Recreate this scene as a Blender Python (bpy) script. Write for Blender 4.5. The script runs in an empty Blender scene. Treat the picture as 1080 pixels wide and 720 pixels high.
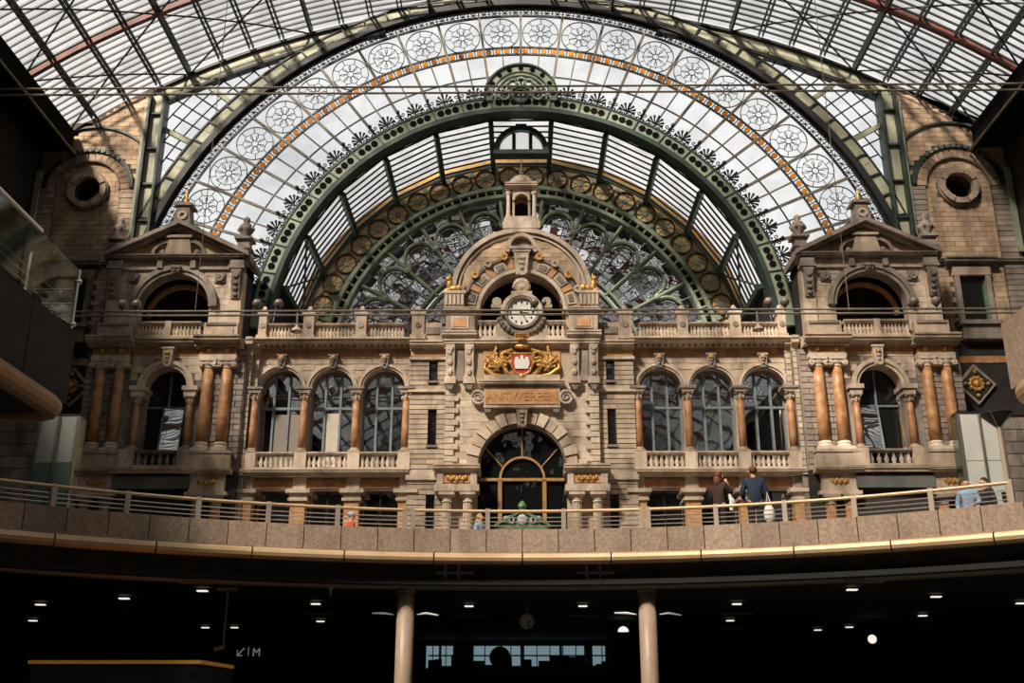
import bpy, math, random
from math import sin, cos, tan, atan, pi, sqrt, radians, asin, atan2
random.seed(7)
sc = bpy.context.scene
C = sc.collection

# ------------------------------------------------------------------ camera, world, sun, exposure
F, YH, CAMZ = 1120.0, 750.0, 1.6            # focal length and horizon row in pixels of the 1080x720 frame
PIT = atan((YH - 360) / F)
YAW = atan(11.5 * cos(PIT) / F)
cd = bpy.data.cameras.new('camera')
cd.sensor_width = 36.0
cd.lens = F / 1080 * 36.0
cd.clip_end = 500
cam = bpy.data.objects.new('camera', cd)
C.objects.link(cam)
cam.location = (0, 0, CAMZ)
cam.rotation_euler = (pi / 2 + PIT, 0, YAW)
sc.camera = cam

wd = bpy.data.worlds.new('overcast_sky')
sc.world = wd
wd.use_nodes = True
nt = wd.node_tree
bg = nt.nodes['Background']
tc = nt.nodes.new('ShaderNodeTexCoord')
nz = nt.nodes.new('ShaderNodeTexNoise'); nz.inputs['Scale'].default_value = 5.0; nz.inputs['Detail'].default_value = 6
rp = nt.nodes.new('ShaderNodeValToRGB')
rp.color_ramp.elements[0].position = 0.32; rp.color_ramp.elements[0].color = (0.74, 0.75, 0.76, 1)
rp.color_ramp.elements[1].position = 0.62; rp.color_ramp.elements[1].color = (1.0, 0.975, 0.95, 1)
nt.links.new(tc.outputs['Generated'], nz.inputs['Vector'])
nt.links.new(nz.outputs['Fac'], rp.inputs['Fac'])
nt.links.new(rp.outputs['Color'], bg.inputs['Color'])
bg.inputs['Strength'].default_value = 1.08

sd = bpy.data.lights.new('sun', 'SUN')
sd.energy = 12.0
sd.angle = radians(7)
sd.color = (1.0, 0.90, 0.78)
sun = bpy.data.objects.new('sun', sd)
C.objects.link(sun)
from mathutils import Vector
sun.rotation_euler = Vector((0.42, 0.62, -0.72)).to_track_quat('-Z', 'Y').to_euler()
sun.location = (-20, -20, 60)

sc.view_settings.view_transform = 'Standard'
sc.view_settings.look = 'None'
sc.view_settings.gamma = 1.0
sc.view_settings.use_curve_mapping = False
sc.view_settings.exposure = 0.0
sc.cycles.transparent_max_bounces = 16
sc.cycles.max_bounces = 6
sc.cycles.caustics_reflective = False
sc.cycles.caustics_refractive = False

# ------------------------------------------------------------------ pixel -> place
def W(dx, y, Y):
    """half-breadth X and height Z of a point dx pixels off the building's axis on row y, standing at depth Y"""
    v = (360 - y) / F
    d = cos(PIT) - v * sin(PIT)
    return dx / F / d * Y, (sin(PIT) + v * cos(PIT)) / d * Y + CAMZ
def XX(dx, y, Y): return W(dx, y, Y)[0]
def ZZ(y, Y): return W(0, y, Y)[1]
def on_z(x, y, z):
    """X, Y of the pixel's ray where it meets the level z"""
    dx, v = (x - 551.5) / F, (360 - y) / F
    d = cos(PIT) - v * sin(PIT)
    Y = (z - CAMZ) / ((sin(PIT) + v * cos(PIT)) / d)
    return dx / d * Y, Y

# ------------------------------------------------------------------ materials
MATS = {}
def mat(name, c1, c2=None, rough=0.75, metal=0.0, scale=1.2, detail=5, stain=None, bump=0.0, bscale=20, rnd=0.0, emit=0, spec=0.4, ramp=(0.35, 0.65)):
    m = bpy.data.materials.new(name); m.use_nodes = True
    n, L = m.node_tree.nodes, m.node_tree.links
    b = n['Principled BSDF']
    b.inputs['Roughness'].default_value = rough
    b.inputs['Metallic'].default_value = metal
    b.inputs['Specular IOR Level'].default_value = spec
    g = n.new('ShaderNodeNewGeometry')
    out = None
    if c2:
        t = n.new('ShaderNodeTexNoise'); t.inputs['Scale'].default_value = scale; t.inputs['Detail'].default_value = detail
        L.new(g.outputs['Position'], t.inputs['Vector'])
        r = n.new('ShaderNodeValToRGB')
        r.color_ramp.elements[0].position, r.color_ramp.elements[1].position = ramp
        r.color_ramp.elements[0].color = (*c1, 1); r.color_ramp.elements[1].color = (*c2, 1)
        L.new(t.outputs['Fac'], r.inputs['Fac'])
        out = r.outputs['Color']
    if stain:                                    # soot and rain streaks: tall soft blotches with a shape of their own
        mp = n.new('ShaderNodeMapping'); mp.inputs['Scale'].default_value = (1.0, 1.0, 0.28)
        L.new(g.outputs['Position'], mp.inputs['Vector'])
        t2 = n.new('ShaderNodeTexNoise'); t2.inputs['Scale'].default_value = 0.9; t2.inputs['Detail'].default_value = 8; t2.inputs['Roughness'].default_value = 0.68
        L.new(mp.outputs['Vector'], t2.inputs['Vector'])
        r2 = n.new('ShaderNodeMapRange'); r2.inputs['From Min'].default_value = 0.46; r2.inputs['From Max'].default_value = 0.72
        r2.inputs['To Max'].default_value = stain[3]
        L.new(t2.outputs['Fac'], r2.inputs['Value'])
        mx = n.new('ShaderNodeMix'); mx.data_type = 'RGBA'
        L.new(r2.outputs['Result'], mx.inputs['Factor'])
        L.new(out, mx.inputs['A']); mx.inputs['B'].default_value = (*stain[:3], 1)
        out = mx.outputs['Result']
    if rnd:
        oi = n.new('ShaderNodeObjectInfo')
        mr = n.new('ShaderNodeMapRange'); mr.inputs['To Min'].default_value = 1 - rnd; mr.inputs['To Max'].default_value = 1 + rnd * 0.6
        L.new(oi.outputs['Random'], mr.inputs['Value'])
        hs = n.new('ShaderNodeHueSaturation')
        L.new(mr.outputs['Result'], hs.inputs['Value'])
        if out: L.new(out, hs.inputs['Color'])
        else: hs.inputs['Color'].default_value = (*c1, 1)
        out = hs.outputs['Color']
    if out: L.new(out, b.inputs['Base Color'])
    else: b.inputs['Base Color'].default_value = (*c1, 1)
    if bump:
        t3 = n.new('ShaderNodeTexNoise'); t3.inputs['Scale'].default_value = bscale; t3.inputs['Detail'].default_value = 4
        L.new(g.outputs['Position'], t3.inputs['Vector'])
        bp = n.new('ShaderNodeBump'); bp.inputs['Strength'].default_value = bump; bp.inputs['Distance'].default_value = 0.05
        L.new(t3.outputs['Fac'], bp.inputs['Height']); L.new(bp.outputs['Normal'], b.inputs['Normal'])
    if emit:
        b.inputs['Emission Color'].default_value = (*c1, 1); b.inputs['Emission Strength'].default_value = emit
    MATS[name] = m
    return m

def clear_glass(name, tint, gloss=0.07, dirt=0.0):
    m = bpy.data.materials.new(name); m.use_nodes = True
    n, L = m.node_tree.nodes, m.node_tree.links
    n.remove(n['Principled BSDF'])
    o = n['Material Output']
    tr = n.new('ShaderNodeBsdfTransparent')
    g = n.new('ShaderNodeNewGeometry')
    t = n.new('ShaderNodeTexNoise'); t.inputs['Scale'].default_value = 0.6; t.inputs['Detail'].default_value = 7
    L.new(g.outputs['Position'], t.inputs['Vector'])
    r = n.new('ShaderNodeValToRGB')
    r.color_ramp.elements[0].position = 0.38; r.color_ramp.elements[1].position = 0.58
    r.color_ramp.elements[0].color = (*[c * (1 - dirt) for c in tint], 1); r.color_ramp.elements[1].color = (*tint, 1)
    L.new(t.outputs['Fac'], r.inputs['Fac']); L.new(r.outputs['Color'], tr.inputs['Color'])
    gl = n.new('ShaderNodeBsdfGlossy'); gl.inputs['Roughness'].default_value = 0.05
    mx = n.new('ShaderNodeMixShader'); mx.inputs['Fac'].default_value = gloss
    L.new(tr.outputs[0], mx.inputs[1]); L.new(gl.outputs[0], mx.inputs[2]); L.new(mx.outputs[0], o.inputs['Surface'])
    MATS[name] = m

def dark_glass(name, base, refl, wob=0.25, wscale=1.6, tint=(1, 1, 1)):
    """old drawn glass before a dark room: mirrors the bright roof in wavy streaks"""
    m = bpy.data.materials.new(name); m.use_nodes = True
    n, L = m.node_tree.nodes, m.node_tree.links
    n.remove(n['Principled BSDF'])
    o = n['Material Output']
    df = n.new('ShaderNodeBsdfDiffuse'); df.inputs['Color'].default_value = (*base, 1)
    gl = n.new('ShaderNodeBsdfGlossy'); gl.inputs['Roughness'].default_value = 0.02; gl.inputs['Color'].default_value = (*tint, 1)
    g = n.new('ShaderNodeNewGeometry'); oi = n.new('ShaderNodeObjectInfo')
    ad = n.new('ShaderNodeVectorMath'); ad.operation = 'ADD'
    L.new(g.outputs['Position'], ad.inputs[0])
    L.new(oi.outputs['Random'], ad.inputs[1])
    t = n.new('ShaderNodeTexNoise'); t.inputs['Scale'].default_value = wscale; t.inputs['Detail'].default_value = 1.5
    L.new(ad.outputs[0], t.inputs['Vector'])
    bp = n.new('ShaderNodeBump'); bp.inputs['Strength'].default_value = wob; bp.inputs['Distance'].default_value = 0.12
    L.new(t.outputs['Fac'], bp.inputs['Height']); L.new(bp.outputs['Normal'], gl.inputs['Normal'])
    mx = n.new('ShaderNodeMixShader'); mx.inputs['Fac'].default_value = refl
    L.new(df.outputs[0], mx.inputs[1]); L.new(gl.outputs[0], mx.inputs[2]); L.new(mx.outputs[0], o.inputs['Surface'])
    MATS[name] = m

mat('stone', (0.60, 0.47, 0.35), (0.44, 0.34, 0.25), rough=0.85, scale=1.4, stain=(0.11, 0.08, 0.06, 0.95), bump=0.4, rnd=0.2, spec=0.2)
mat('stone_pale', (0.68, 0.56, 0.44), (0.52, 0.41, 0.31), rough=0.85, scale=1.8, stain=(0.15, 0.11, 0.08, 0.85), bump=0.35, rnd=0.14, spec=0.2)
mat('stone_grey', (0.36, 0.30, 0.25), (0.22, 0.18, 0.15), rough=0.9, scale=1.3, stain=(0.07, 0.06, 0.05, 0.9), bump=0.35, rnd=0.2, spec=0.2)
mat('brick_yellow', (0.62, 0.45, 0.30), (0.42, 0.29, 0.19), rough=0.9, scale=1.0, stain=(0.12, 0.08, 0.06, 0.85), bump=0.3, rnd=0.22, spec=0.2)
mat('mortar', (0.10, 0.08, 0.065), rough=0.95, spec=0.1)
mat('red_marble', (0.33, 0.135, 0.05), (0.52, 0.29, 0.13), rough=0.5, scale=3.0, detail=8, stain=(0.16, 0.06, 0.03, 0.7), spec=0.5)
mat('orange_stone', (0.60, 0.33, 0.14), (0.46, 0.22, 0.09), rough=0.6, scale=4, rnd=0.1)
mat('gold', (0.66, 0.37, 0.11), (0.40, 0.21, 0.06), rough=0.5, metal=0.6, scale=6, bump=0.3, bscale=12)
mat('green_steel', (0.34, 0.38, 0.28), (0.22, 0.27, 0.19), rough=0.55, scale=1.5, stain=(0.09, 0.08, 0.05, 0.6))
mat('sage_steel', (0.50, 0.49, 0.35), (0.38, 0.39, 0.27), rough=0.6, scale=1.2, stain=(0.16, 0.12, 0.07, 0.7))
mat('dark_green', (0.035, 0.06, 0.045), (0.02, 0.035, 0.028), rough=0.5, scale=2)
mat('black_steel', (0.016, 0.016, 0.017), rough=0.55)
mat('bronze_bar', (0.20, 0.16, 0.12), (0.12, 0.10, 0.08), rough=0.5, scale=2)
mat('rust_steel', (0.17, 0.055, 0.04), (0.10, 0.03, 0.025), rough=0.6, scale=1.5)
mat('mosaic', (0.85, 0.44, 0.13), (0.42, 0.38, 0.20), rough=0.5, scale=5, detail=3, ramp=(0.45, 0.6))
mat('mosaic_pale', (0.62, 0.55, 0.36), (0.85, 0.50, 0.18), rough=0.5, scale=6, rnd=0.25)
mat('amber_glass', (0.62, 0.25, 0.04), (0.48, 0.17, 0.02), rough=0.2, scale=5, rnd=0.2, emit=0.0)
mat('wood_ochre', (0.46, 0.26, 0.10), (0.36, 0.18, 0.06), rough=0.5, scale=3)
mat('blue_frame', (0.20, 0.24, 0.25), (0.15, 0.18, 0.19), rough=0.5, scale=3)
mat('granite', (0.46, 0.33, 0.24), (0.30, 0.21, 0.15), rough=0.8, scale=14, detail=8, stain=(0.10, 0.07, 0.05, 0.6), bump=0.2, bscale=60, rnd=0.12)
mat('brass_tube', (0.62, 0.43, 0.25), (0.52, 0.35, 0.19), rough=0.5, metal=0.35, scale=1.5)
mat('bronze_tube', (0.36, 0.21, 0.11), (0.28, 0.16, 0.08), rough=0.4, metal=0.4, scale=1.5)
mat('column_paint', (0.46, 0.36, 0.28), (0.40, 0.31, 0.24), rough=0.45, scale=1.5)
mat('steel', (0.62, 0.58, 0.53), rough=0.3, metal=0.9)
mat('rail_steel', (0.60, 0.50, 0.40), rough=0.35, metal=0.6)
mat('matt_black', (0.008, 0.008, 0.008), rough=0.95, spec=0.05)  # plain matt black, for painted beams and the discs standing in for holes
mat('hall_paint', (0.40, 0.29, 0.21), (0.34, 0.245, 0.175), rough=0.45, scale=1.5)
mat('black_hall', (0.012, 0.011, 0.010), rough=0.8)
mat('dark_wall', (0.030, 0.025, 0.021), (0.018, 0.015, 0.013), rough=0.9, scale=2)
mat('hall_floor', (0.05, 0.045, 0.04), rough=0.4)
mat('deck_floor', (0.26, 0.22, 0.18), (0.20, 0.17, 0.14), rough=0.6, scale=2)
mat('white_enamel', (0.80, 0.77, 0.70), (0.70, 0.66, 0.58), rough=0.4, scale=5)
mat('black_paint', (0.012, 0.011, 0.010), rough=0.4)
mat('lamp_white', (1.0, 0.93, 0.82), emit=1.0)
mat('day_glow_pane', (0.86, 0.85, 0.82), emit=0.75)  # glows in place of the daylight behind the lunette
mat('lamp_warm', (1.0, 0.62, 0.25), emit=0.35)
mat('lit_orange', (0.9, 0.40, 0.06), emit=0.06)
mat('day_glow_glass', (0.42, 0.62, 0.68), emit=0.35)  # bluish glow put in for the daylight showing in this glass
mat('sign_white', (0.75, 0.75, 0.75), emit=0.16)
mat('globe', (0.20, 0.16, 0.13), (0.13, 0.10, 0.08), rough=0.25, spec=0.7, scale=4)
mat('skin', (0.70, 0.36, 0.22), rough=0.6)
mat('canopy_glass', (0.13, 0.135, 0.12), (0.08, 0.085, 0.08), rough=0.2, scale=0.7)
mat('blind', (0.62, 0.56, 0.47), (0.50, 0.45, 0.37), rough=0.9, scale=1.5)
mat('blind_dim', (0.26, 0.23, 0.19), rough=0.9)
mat('navy_cloth', (0.022, 0.036, 0.065), (0.016, 0.027, 0.05), rough=0.85, scale=8)
mat('brown_cloth', (0.045, 0.025, 0.02), rough=0.9)
mat('black_cloth', (0.015, 0.015, 0.017), rough=0.9)
mat('red_cloth', (0.62, 0.07, 0.03), rough=0.8)
mat('blue_cloth', (0.22, 0.33, 0.45), rough=0.8)
mat('cap_blue', (0.28, 0.45, 0.58), rough=0.7)
mat('grey_cloth', (0.42, 0.42, 0.42), rough=0.8)
mat('hair_red', (0.15, 0.05, 0.022), rough=0.7)
mat('hair_dark', (0.03, 0.015, 0.01), rough=0.7)
mat('hair_blond', (0.50, 0.25, 0.09), rough=0.7)
mat('bag_white', (0.72, 0.70, 0.64), rough=0.7)
mat('kiosk_green', (0.11, 0.21, 0.10), (0.08, 0.16, 0.075), rough=0.5, scale=3)
mat('shield_white', (0.75, 0.72, 0.66), rough=0.5)
mat('shield_red', (0.45, 0.03, 0.02), rough=0.5)
mat('frosted', (0.60, 0.59, 0.53), (0.46, 0.48, 0.43), rough=0.25, scale=0.8)
mat('frosted_green', (0.16, 0.26, 0.22), (0.12, 0.20, 0.17), rough=0.2, scale=0.8)
clear_glass('roof_glass', (0.93, 0.92, 0.90), 0.05, 0.22)
clear_glass('gable_glass', (0.92, 0.94, 0.95), 0.06, 0.15)
clear_glass('rail_glass', (0.62, 0.70, 0.67), 0.12, 0.1)
dark_glass('fan_glass', (0.010, 0.010, 0.010), 0.8, 0.16, 0.9)
dark_glass('room_glass', (0.012, 0.014, 0.014), 0.55, 0.07, 0.6)
dark_glass('door_glass', (0.008, 0.009, 0.009), 0.07, 0.3, 1.0)

# ------------------------------------------------------------------ mesh building
WL = {}                                       # world place of every object that may be a parent
def wl(o): return WL.get(o.name, (0, 0, 0)) if o else (0, 0, 0)
def props(o, label=None, cat=None, group=None, kind=None):
    if label: o['label'] = label
    if cat: o['category'] = cat
    if group: o['group'] = group
    if kind: o['kind'] = kind
    return o
def thing(name, loc, label=None, cat=None, group=None, kind=None, parent=None):
    o = bpy.data.objects.new(name, None); o.empty_display_size = 0.3
    C.objects.link(o)
    p = wl(parent)
    o.parent = parent
    o.location = (loc[0] - p[0], loc[1] - p[1], loc[2] - p[2]); WL[o.name] = tuple(loc)
    return props(o, label, cat, group, kind)
def inst(me, name, parent, loc, rot=(0, 0, 0), scale=(1, 1, 1), **k):
    o = bpy.data.objects.new(name, me); C.objects.link(o)
    p = wl(parent)
    o.parent = parent
    o.location = (loc[0] - p[0], loc[1] - p[1], loc[2] - p[2]); o.rotation_euler = rot; o.scale = scale
    WL[o.name] = tuple(loc)
    return props(o, **k)

class MB:
    def __init__(s): s.v, s.f = [], []
    def add(s, vs, fs):
        b = len(s.v); s.v += vs; s.f += [tuple(b + i for i in q) for q in fs]; return s
    def box(s, x0, x1, y0, y1, z0, z1):
        if x0 > x1: x0, x1 = x1, x0
        return s.add([(x0, y0, z0), (x1, y0, z0), (x1, y1, z0), (x0, y1, z0), (x0, y0, z1), (x1, y0, z1), (x1, y1, z1), (x0, y1, z1)],
                     [(0, 3, 2, 1), (4, 5, 6, 7), (0, 1, 5, 4), (1, 2, 6, 5), (2, 3, 7, 6), (3, 0, 4, 7)])
    def prism(s, poly, y0, y1):               # outline in X-Z, pushed from y0 to y1
        n = len(poly)
        a = sum(poly[i][0] * poly[(i + 1) % n][1] - poly[(i + 1) % n][0] * poly[i][1] for i in range(n))
        if a < 0: poly = poly[::-1]
        return s.add([(x, y0, z) for x, z in poly] + [(x, y1, z) for x, z in poly],
                     [tuple(range(n)), tuple(range(2 * n - 1, n - 1, -1))] + [(i + n, (i + 1) % n + n, (i + 1) % n, i) for i in range(n)])
    def prof(s, poly, x0, x1):                # outline in Y-Z, pushed along X
        n = len(poly)
        if x0 > x1: x0, x1 = x1, x0
        a = sum(poly[i][0] * poly[(i + 1) % n][1] - poly[(i + 1) % n][0] * poly[i][1] for i in range(n))
        if a > 0: poly = poly[::-1]
        return s.add([(x0, y, z) for y, z in poly] + [(x1, y, z) for y, z in poly],
                     [tuple(range(n)), tuple(range(2 * n - 1, n - 1, -1))] + [(i + n, (i + 1) % n + n, (i + 1) % n, i) for i in range(n)])
    def arc(s, cx, cz, r0, r1, a0, a1, y0, y1, n=16):   # ring piece; angles from straight up, clockwise, in degrees
        full = abs(a1 - a0) >= 359.9
        m = n if full else n + 1
        vs = []
        for i in range(m):
            a = radians(a0 + (a1 - a0) * i / n)
            for r, y in ((r0, y0), (r1, y0), (r1, y1), (r0, y1)):
                vs.append((cx + r * sin(a), y, cz + r * cos(a)))
        fs = []
        for i in range(n):
            j = (i + 1) % m
            for k in range(4):
                fs.append((4 * i + k, 4 * i + (k + 1) % 4, 4 * j + (k + 1) % 4, 4 * j + k))
        if not full: fs += [(0, 3, 2, 1), tuple(4 * n + k for k in range(4))]
        return s.add(vs, fs)
    def tube(s, pts, r, n=6, closed=False):
        pts = [Vector(p) for p in pts]; m = len(pts); vs = []
        rr = r if isinstance(r, (list, tuple)) else [r] * m
        for i, p in enumerate(pts):
            a = pts[i - 1] if (i or closed) else p; b = pts[(i + 1) % m] if (i < m - 1 or closed) else p
            d = (b - a).normalized()
            u = d.cross(Vector((0, 0, 1))) if abs(d.z) < 0.9 else d.cross(Vector((0, 1, 0)))
            u.normalize(); w = d.cross(u)
            for k in range(n):
                t = 2 * pi * k / n
                vs.append(tuple(p + (u * cos(t) + w * sin(t)) * rr[i]))
        fs = []
        for i in range(m if closed else m - 1):
            j = (i + 1) % m
            for k in range(n):
                fs.append((i * n + k, i * n + (k + 1) % n, j * n + (k + 1) % n, j * n + k))
        if not closed: fs += [tuple(range(n - 1, -1, -1)), tuple(range((m - 1) * n, m * n))]
        return s.add(vs, fs)
    def lathe(s, cx, cy, cz, prof, n=12, flute=0):
        vs, m = [], len(prof)
        for r, z in prof:
            for k in range(n):
                t = 2 * pi * k / n
                q = r * (1 - (0.1 if flute and k % 2 else 0))
                vs.append((cx + q * cos(t), cy + q * sin(t), cz + z))
        fs = [(i * n + k, i * n + (k + 1) % n, (i + 1) * n + (k + 1) % n, (i + 1) * n + k) for i in range(m - 1) for k in range(n)]
        fs += [tuple(range(n - 1, -1, -1)), tuple(range((m - 1) * n, m * n))]
        return s.add(vs, fs)
    def ell(s, cx, cy, cz, rx, ry, rz, n=8, m=6):
        vs = []
        for i in range(m + 1):
            a = pi * i / m
            for k in range(n):
                t = 2 * pi * k / n
                vs.append((cx + rx * max(sin(a), 1e-3) * cos(t), cy + ry * max(sin(a), 1e-3) * sin(t), cz - rz * cos(a)))
        fs = [(i * n + k, i * n + (k + 1) % n, (i + 1) * n + (k + 1) % n, (i + 1) * n + k) for i in range(m) for k in range(n)]
        fs += [tuple(range(n - 1, -1, -1)), tuple(range(m * n, (m + 1) * n))]
        return s.add(vs, fs)
    def cyl(s, cx, cz, r, y0, y1, n=12):      # short round lying along Y
        vs = [(cx + r * cos(2 * pi * k / n), y, cz + r * sin(2 * pi * k / n)) for y in (y0, y1) for k in range(n)]
        return s.add(vs, [tuple(range(n)), tuple(range(2 * n - 1, n - 1, -1))] + [(k + n, (k + 1) % n + n, (k + 1) % n, k) for k in range(n)])
    def mesh(s, name, m, smooth=False):
        me = bpy.data.meshes.new(name); me.from_pydata(s.v, [], s.f); me.materials.append(MATS[m])
        if smooth: me.polygons.foreach_set('use_smooth', [True] * len(me.polygons))
        me.update(); return me
    def build(s, name, m, parent=None, label=None, cat=None, group=None, kind=None, smooth=False):
        xs, ys, zs = zip(*s.v)
        o = ((min(xs) + max(xs)) / 2, (min(ys) + max(ys)) / 2, min(zs))
        s.v = [(x - o[0], y - o[1], z - o[2]) for x, y, z in s.v]
        return inst(s.mesh(name, m, smooth), name, parent, o, label=label, cat=cat, group=group, kind=kind)

def spiral(cx, y, cz, r, turns=1.4, s=1, a0=0.0, n=16):
    return [(cx + s * r * (1 - 0.8 * i / n) * cos(a0 + 2 * pi * turns * i / n), y, cz + r * (1 - 0.8 * i / n) * sin(a0 + 2 * pi * turns * i / n)) for i in range(n + 1)]
UNIT = {}
def unit(m):
    if m not in UNIT: UNIT[m] = MB().box(-.5, .5, -.5, .5, -.5, .5).mesh('block_' + m, m)
    return UNIT[m]
def block(parent, m, x0, x1, y0, y1, z0, z1, name='stone_block', **k):
    return inst(unit(m), name, parent, ((x0 + x1) / 2, (y0 + y1) / 2, (z0 + z1) / 2), scale=(abs(x1 - x0), abs(y1 - y0), abs(z1 - z0)), **k)
def courses(parent, m, x0, x1, z0, z1, yf, ch, bw, proud=0.05, gap=0.03, skip=None, name='stone_block'):
    if x0 > x1: x0, x1 = x1, x0
    nr = max(1, round((z1 - z0) / ch)); h = (z1 - z0) / nr
    nb = max(1, round((x1 - x0) / bw)); w = (x1 - x0) / nb
    for r in range(nr):
        za, zb = z0 + r * h + gap / 2, z0 + (r + 1) * h - gap / 2
        xs = [x0 + w * i for i in range(nb + 1)] if r % 2 == 0 or nb == 1 else [x0] + [x0 + w * (i + .5) for i in range(nb)] + [x1]
        for a, b in zip(xs, xs[1:]):
            if skip and skip((a + b) / 2, (za + zb) / 2): continue
            block(parent, m, a + gap / 2, b - gap / 2, yf - proud * random.uniform(.7, 1.1), yf + 0.04, za, zb, name)
def arch_wall(mb, x0, x1, z0, z1, cx, r, zs, y0, y1, n=14):
    """wall piece x0..x1, z0..z1 with a round-headed opening running up from z0"""
    if x0 > x1: x0, x1 = x1, x0
    if cx - r > x0: mb.box(x0, cx - r, y0, y1, z0, z1)
    if cx + r < x1: mb.box(cx + r, x1, y0, y1, z0, z1)
    for i in range(n):
        a, b = pi - pi * i / n, pi - pi * (i + 1) / n
        xa, xb = cx + r * cos(a), cx + r * cos(b)
        mb.prism([(xa, zs + r * sin(a)), (xb, zs + r * sin(b)), (xb, z1), (xa, z1)], y0, y1)
def cornice(mb, x0, x1, yf, z0, z1, proj, yb=None):
    """moulded ledge: profile stepping out from the wall face yf by proj at the top"""
    h = z1 - z0; yb = yb if yb is not None else yf + .1
    mb.prof([(yb, z0), (yf - .15 * proj, z0), (yf - .15 * proj, z0 + .2 * h), (yf - .4 * proj, z0 + .38 * h), (yf - .85 * proj, z0 + .5 * h), (yf - .85 * proj, z0 + .72 * h), (yf - proj, z0 + .82 * h), (yf - proj, z1), (yb, z1)], x0, x1)
SIDE = {-1: 'left', 1: 'right'}

# ------------------------------------------------------------------ the shed: floors, side walls, glazed roof
YM, YP, YC, YG, YF = 48.0, 47.3, 47.4, 50.0, 56.0     # main wall, pavilions, centre block, gable plane, fan window
DECK = 5.45                                           # level of the upper concourse
PZ = lambda y: ZZ(y, YM)
MB().box(-26, 26, -70, 60, -0.3, 0).build('floor', 'hall_floor', kind='structure')
MB().box(-26, 26, -70.6, -70, 0, 40).build('wall_front', 'dark_wall', kind='structure')  # unseen wall added behind the camera to cut frontal fill light
RC, RR = -3.1 + CAMZ, 40.6                            # centre height and radius of the vaulted roof
def roof_z(x): return RC + sqrt(RR * RR - x * x)
EAVE = 24.4
for s in (-1, 1):
    wll = MB().box(s * 25.6, s * 26.2, -70, 50.6, 0, 31).build('wall_' + SIDE[s], 'dark_wall', kind='structure')
    b = thing('eave_beam', (s * 24.2, 10, roof_z(EAVE) - 1.6), 'black steel eave beam carrying the ' + SIDE[s] + ' edge of the glass roof', 'beam', 'eave beams')
    MB().box(s * 23.8, s * 25.6, -70, 49.6, roof_z(EAVE) - 1.35, roof_z(EAVE) - .15).build('web', 'matt_black', b)
    MB().box(s * 23.65, s * 23.95, -70, 49.6, roof_z(EAVE) - 1.5, roof_z(EAVE) - 1.3).build('flange', 'matt_black', b)
    MB().box(s * 23.5, s * 23.6, -70, 49.6, roof_z(EAVE) - 1.62, roof_z(EAVE) - 1.52).build('pipe', 'bronze_bar', b)

roof = thing('ceiling', (0, 10, roof_z(EAVE)), kind='structure')
PXS = [1.8 + 1.63 * k for k in range(14)] + [EAVE]    # purlin rows, mirrored
MAIN = {4, 10}
YR0, YR1, PITCH = 41.0, 50.0, 0.47
def chord(x): return (x, roof_z(x))
for s in (-1, 1):
    for k, x in enumerate(PXS):
        big = k % 4 == 2
        w, d = (.12, .55) if big else (.05, .26)
        for off in ((-.11, .11) if not big else (0,)):
            MB().box(s * (x + off) - w / 2, s * (x + off) + w / 2, -70, 49.85, roof_z(x) - d, roof_z(x) - .03).build('purlin', 'black_steel', roof)
    # panes and glazing bars of the part of the roof that shows, one by one; the rest of the shed joined
    nrow = int((YR1 - YR0) / PITCH)
    cols = [(a, b) for a, b in zip(PXS, PXS[1:])]
    far_g, far_b = MB(), MB()
    for (a, b) in cols:
        (xa, za), (xb, zb) = (s * a, roof_z(a)), (s * b, roof_z(b))
        L = math.hypot(xb - xa, zb - za)
        vis = a > 12
        pm = MB().add([(xa, -PITCH / 2, za), (xb, -PITCH / 2, zb), (xb, PITCH / 2, zb), (xa, PITCH / 2, za)], [(0, 1, 2, 3)])
        mx, mz = (xa + xb) / 2, (za + zb) / 2
        pm.v = [(x - mx, y, z - mz) for x, y, z in pm.v]
        bm = MB().prism([(xa - mx, za - mz - .09), (xb - mx, zb - mz - .09), (xb - mx, zb - mz + .02), (xa - mx, za - mz + .02)], -.035, .035)
        me_p, me_b = pm.mesh('roof_pane', 'roof_glass'), bm.mesh('glazing_bar', 'black_steel')
        for r in range(nrow):
            y = YR1 - PITCH * (r + .5)
            if vis:
                inst(me_p, 'roof_pane', roof, (mx, y, mz))
                inst(me_b, 'glazing_bar', roof, (mx, y - PITCH / 2, mz))
            else:
                far_g.add([(x + mx, yy + y, z + mz) for x, yy, z in pm.v], [(0, 1, 2, 3)])
                far_b.add([(x + mx, yy + y - PITCH / 2, z + mz) for x, yy, z in bm.v], bm.f[:])
        ye = YR1 - PITCH * nrow
        far_g.add([(xa, -70, za), (xb, -70, zb), (xb, ye, zb), (xa, ye, za)], [(0, 1, 2, 3)])
        for q in range(int((ye + 70) / PITCH)):
            y = ye - PITCH * (q + 1)
            far_b.add([(x + mx, yy + y, z + mz) for x, yy, z in bm.v], bm.f[:])
    far_g.build('roof_panes', 'roof_glass', roof, kind='stuff')
    far_b.build('glazing_bars', 'black_steel', roof, kind='stuff')
    # wind bracing: thin crossed rods below the glass
    for (y0, y1) in ((49.8, 44.5), (44.5, 38.9)):
        for a, b in ((PXS[10], PXS[6]), (PXS[14], PXS[10])):
            for (p, q) in (((a, y0), (b, y1)), ((a, y1), (b, y0))):
                pts = []
                for i in range(7):
                    t = i / 6; x = p[0] + (q[0] - p[0]) * t
                    pts.append((s * x, p[1] + (q[1] - p[1]) * t, roof_z(x) - .42))
                MB().tube(pts, .05, 5).build('brace', 'black_steel', roof)
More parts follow.
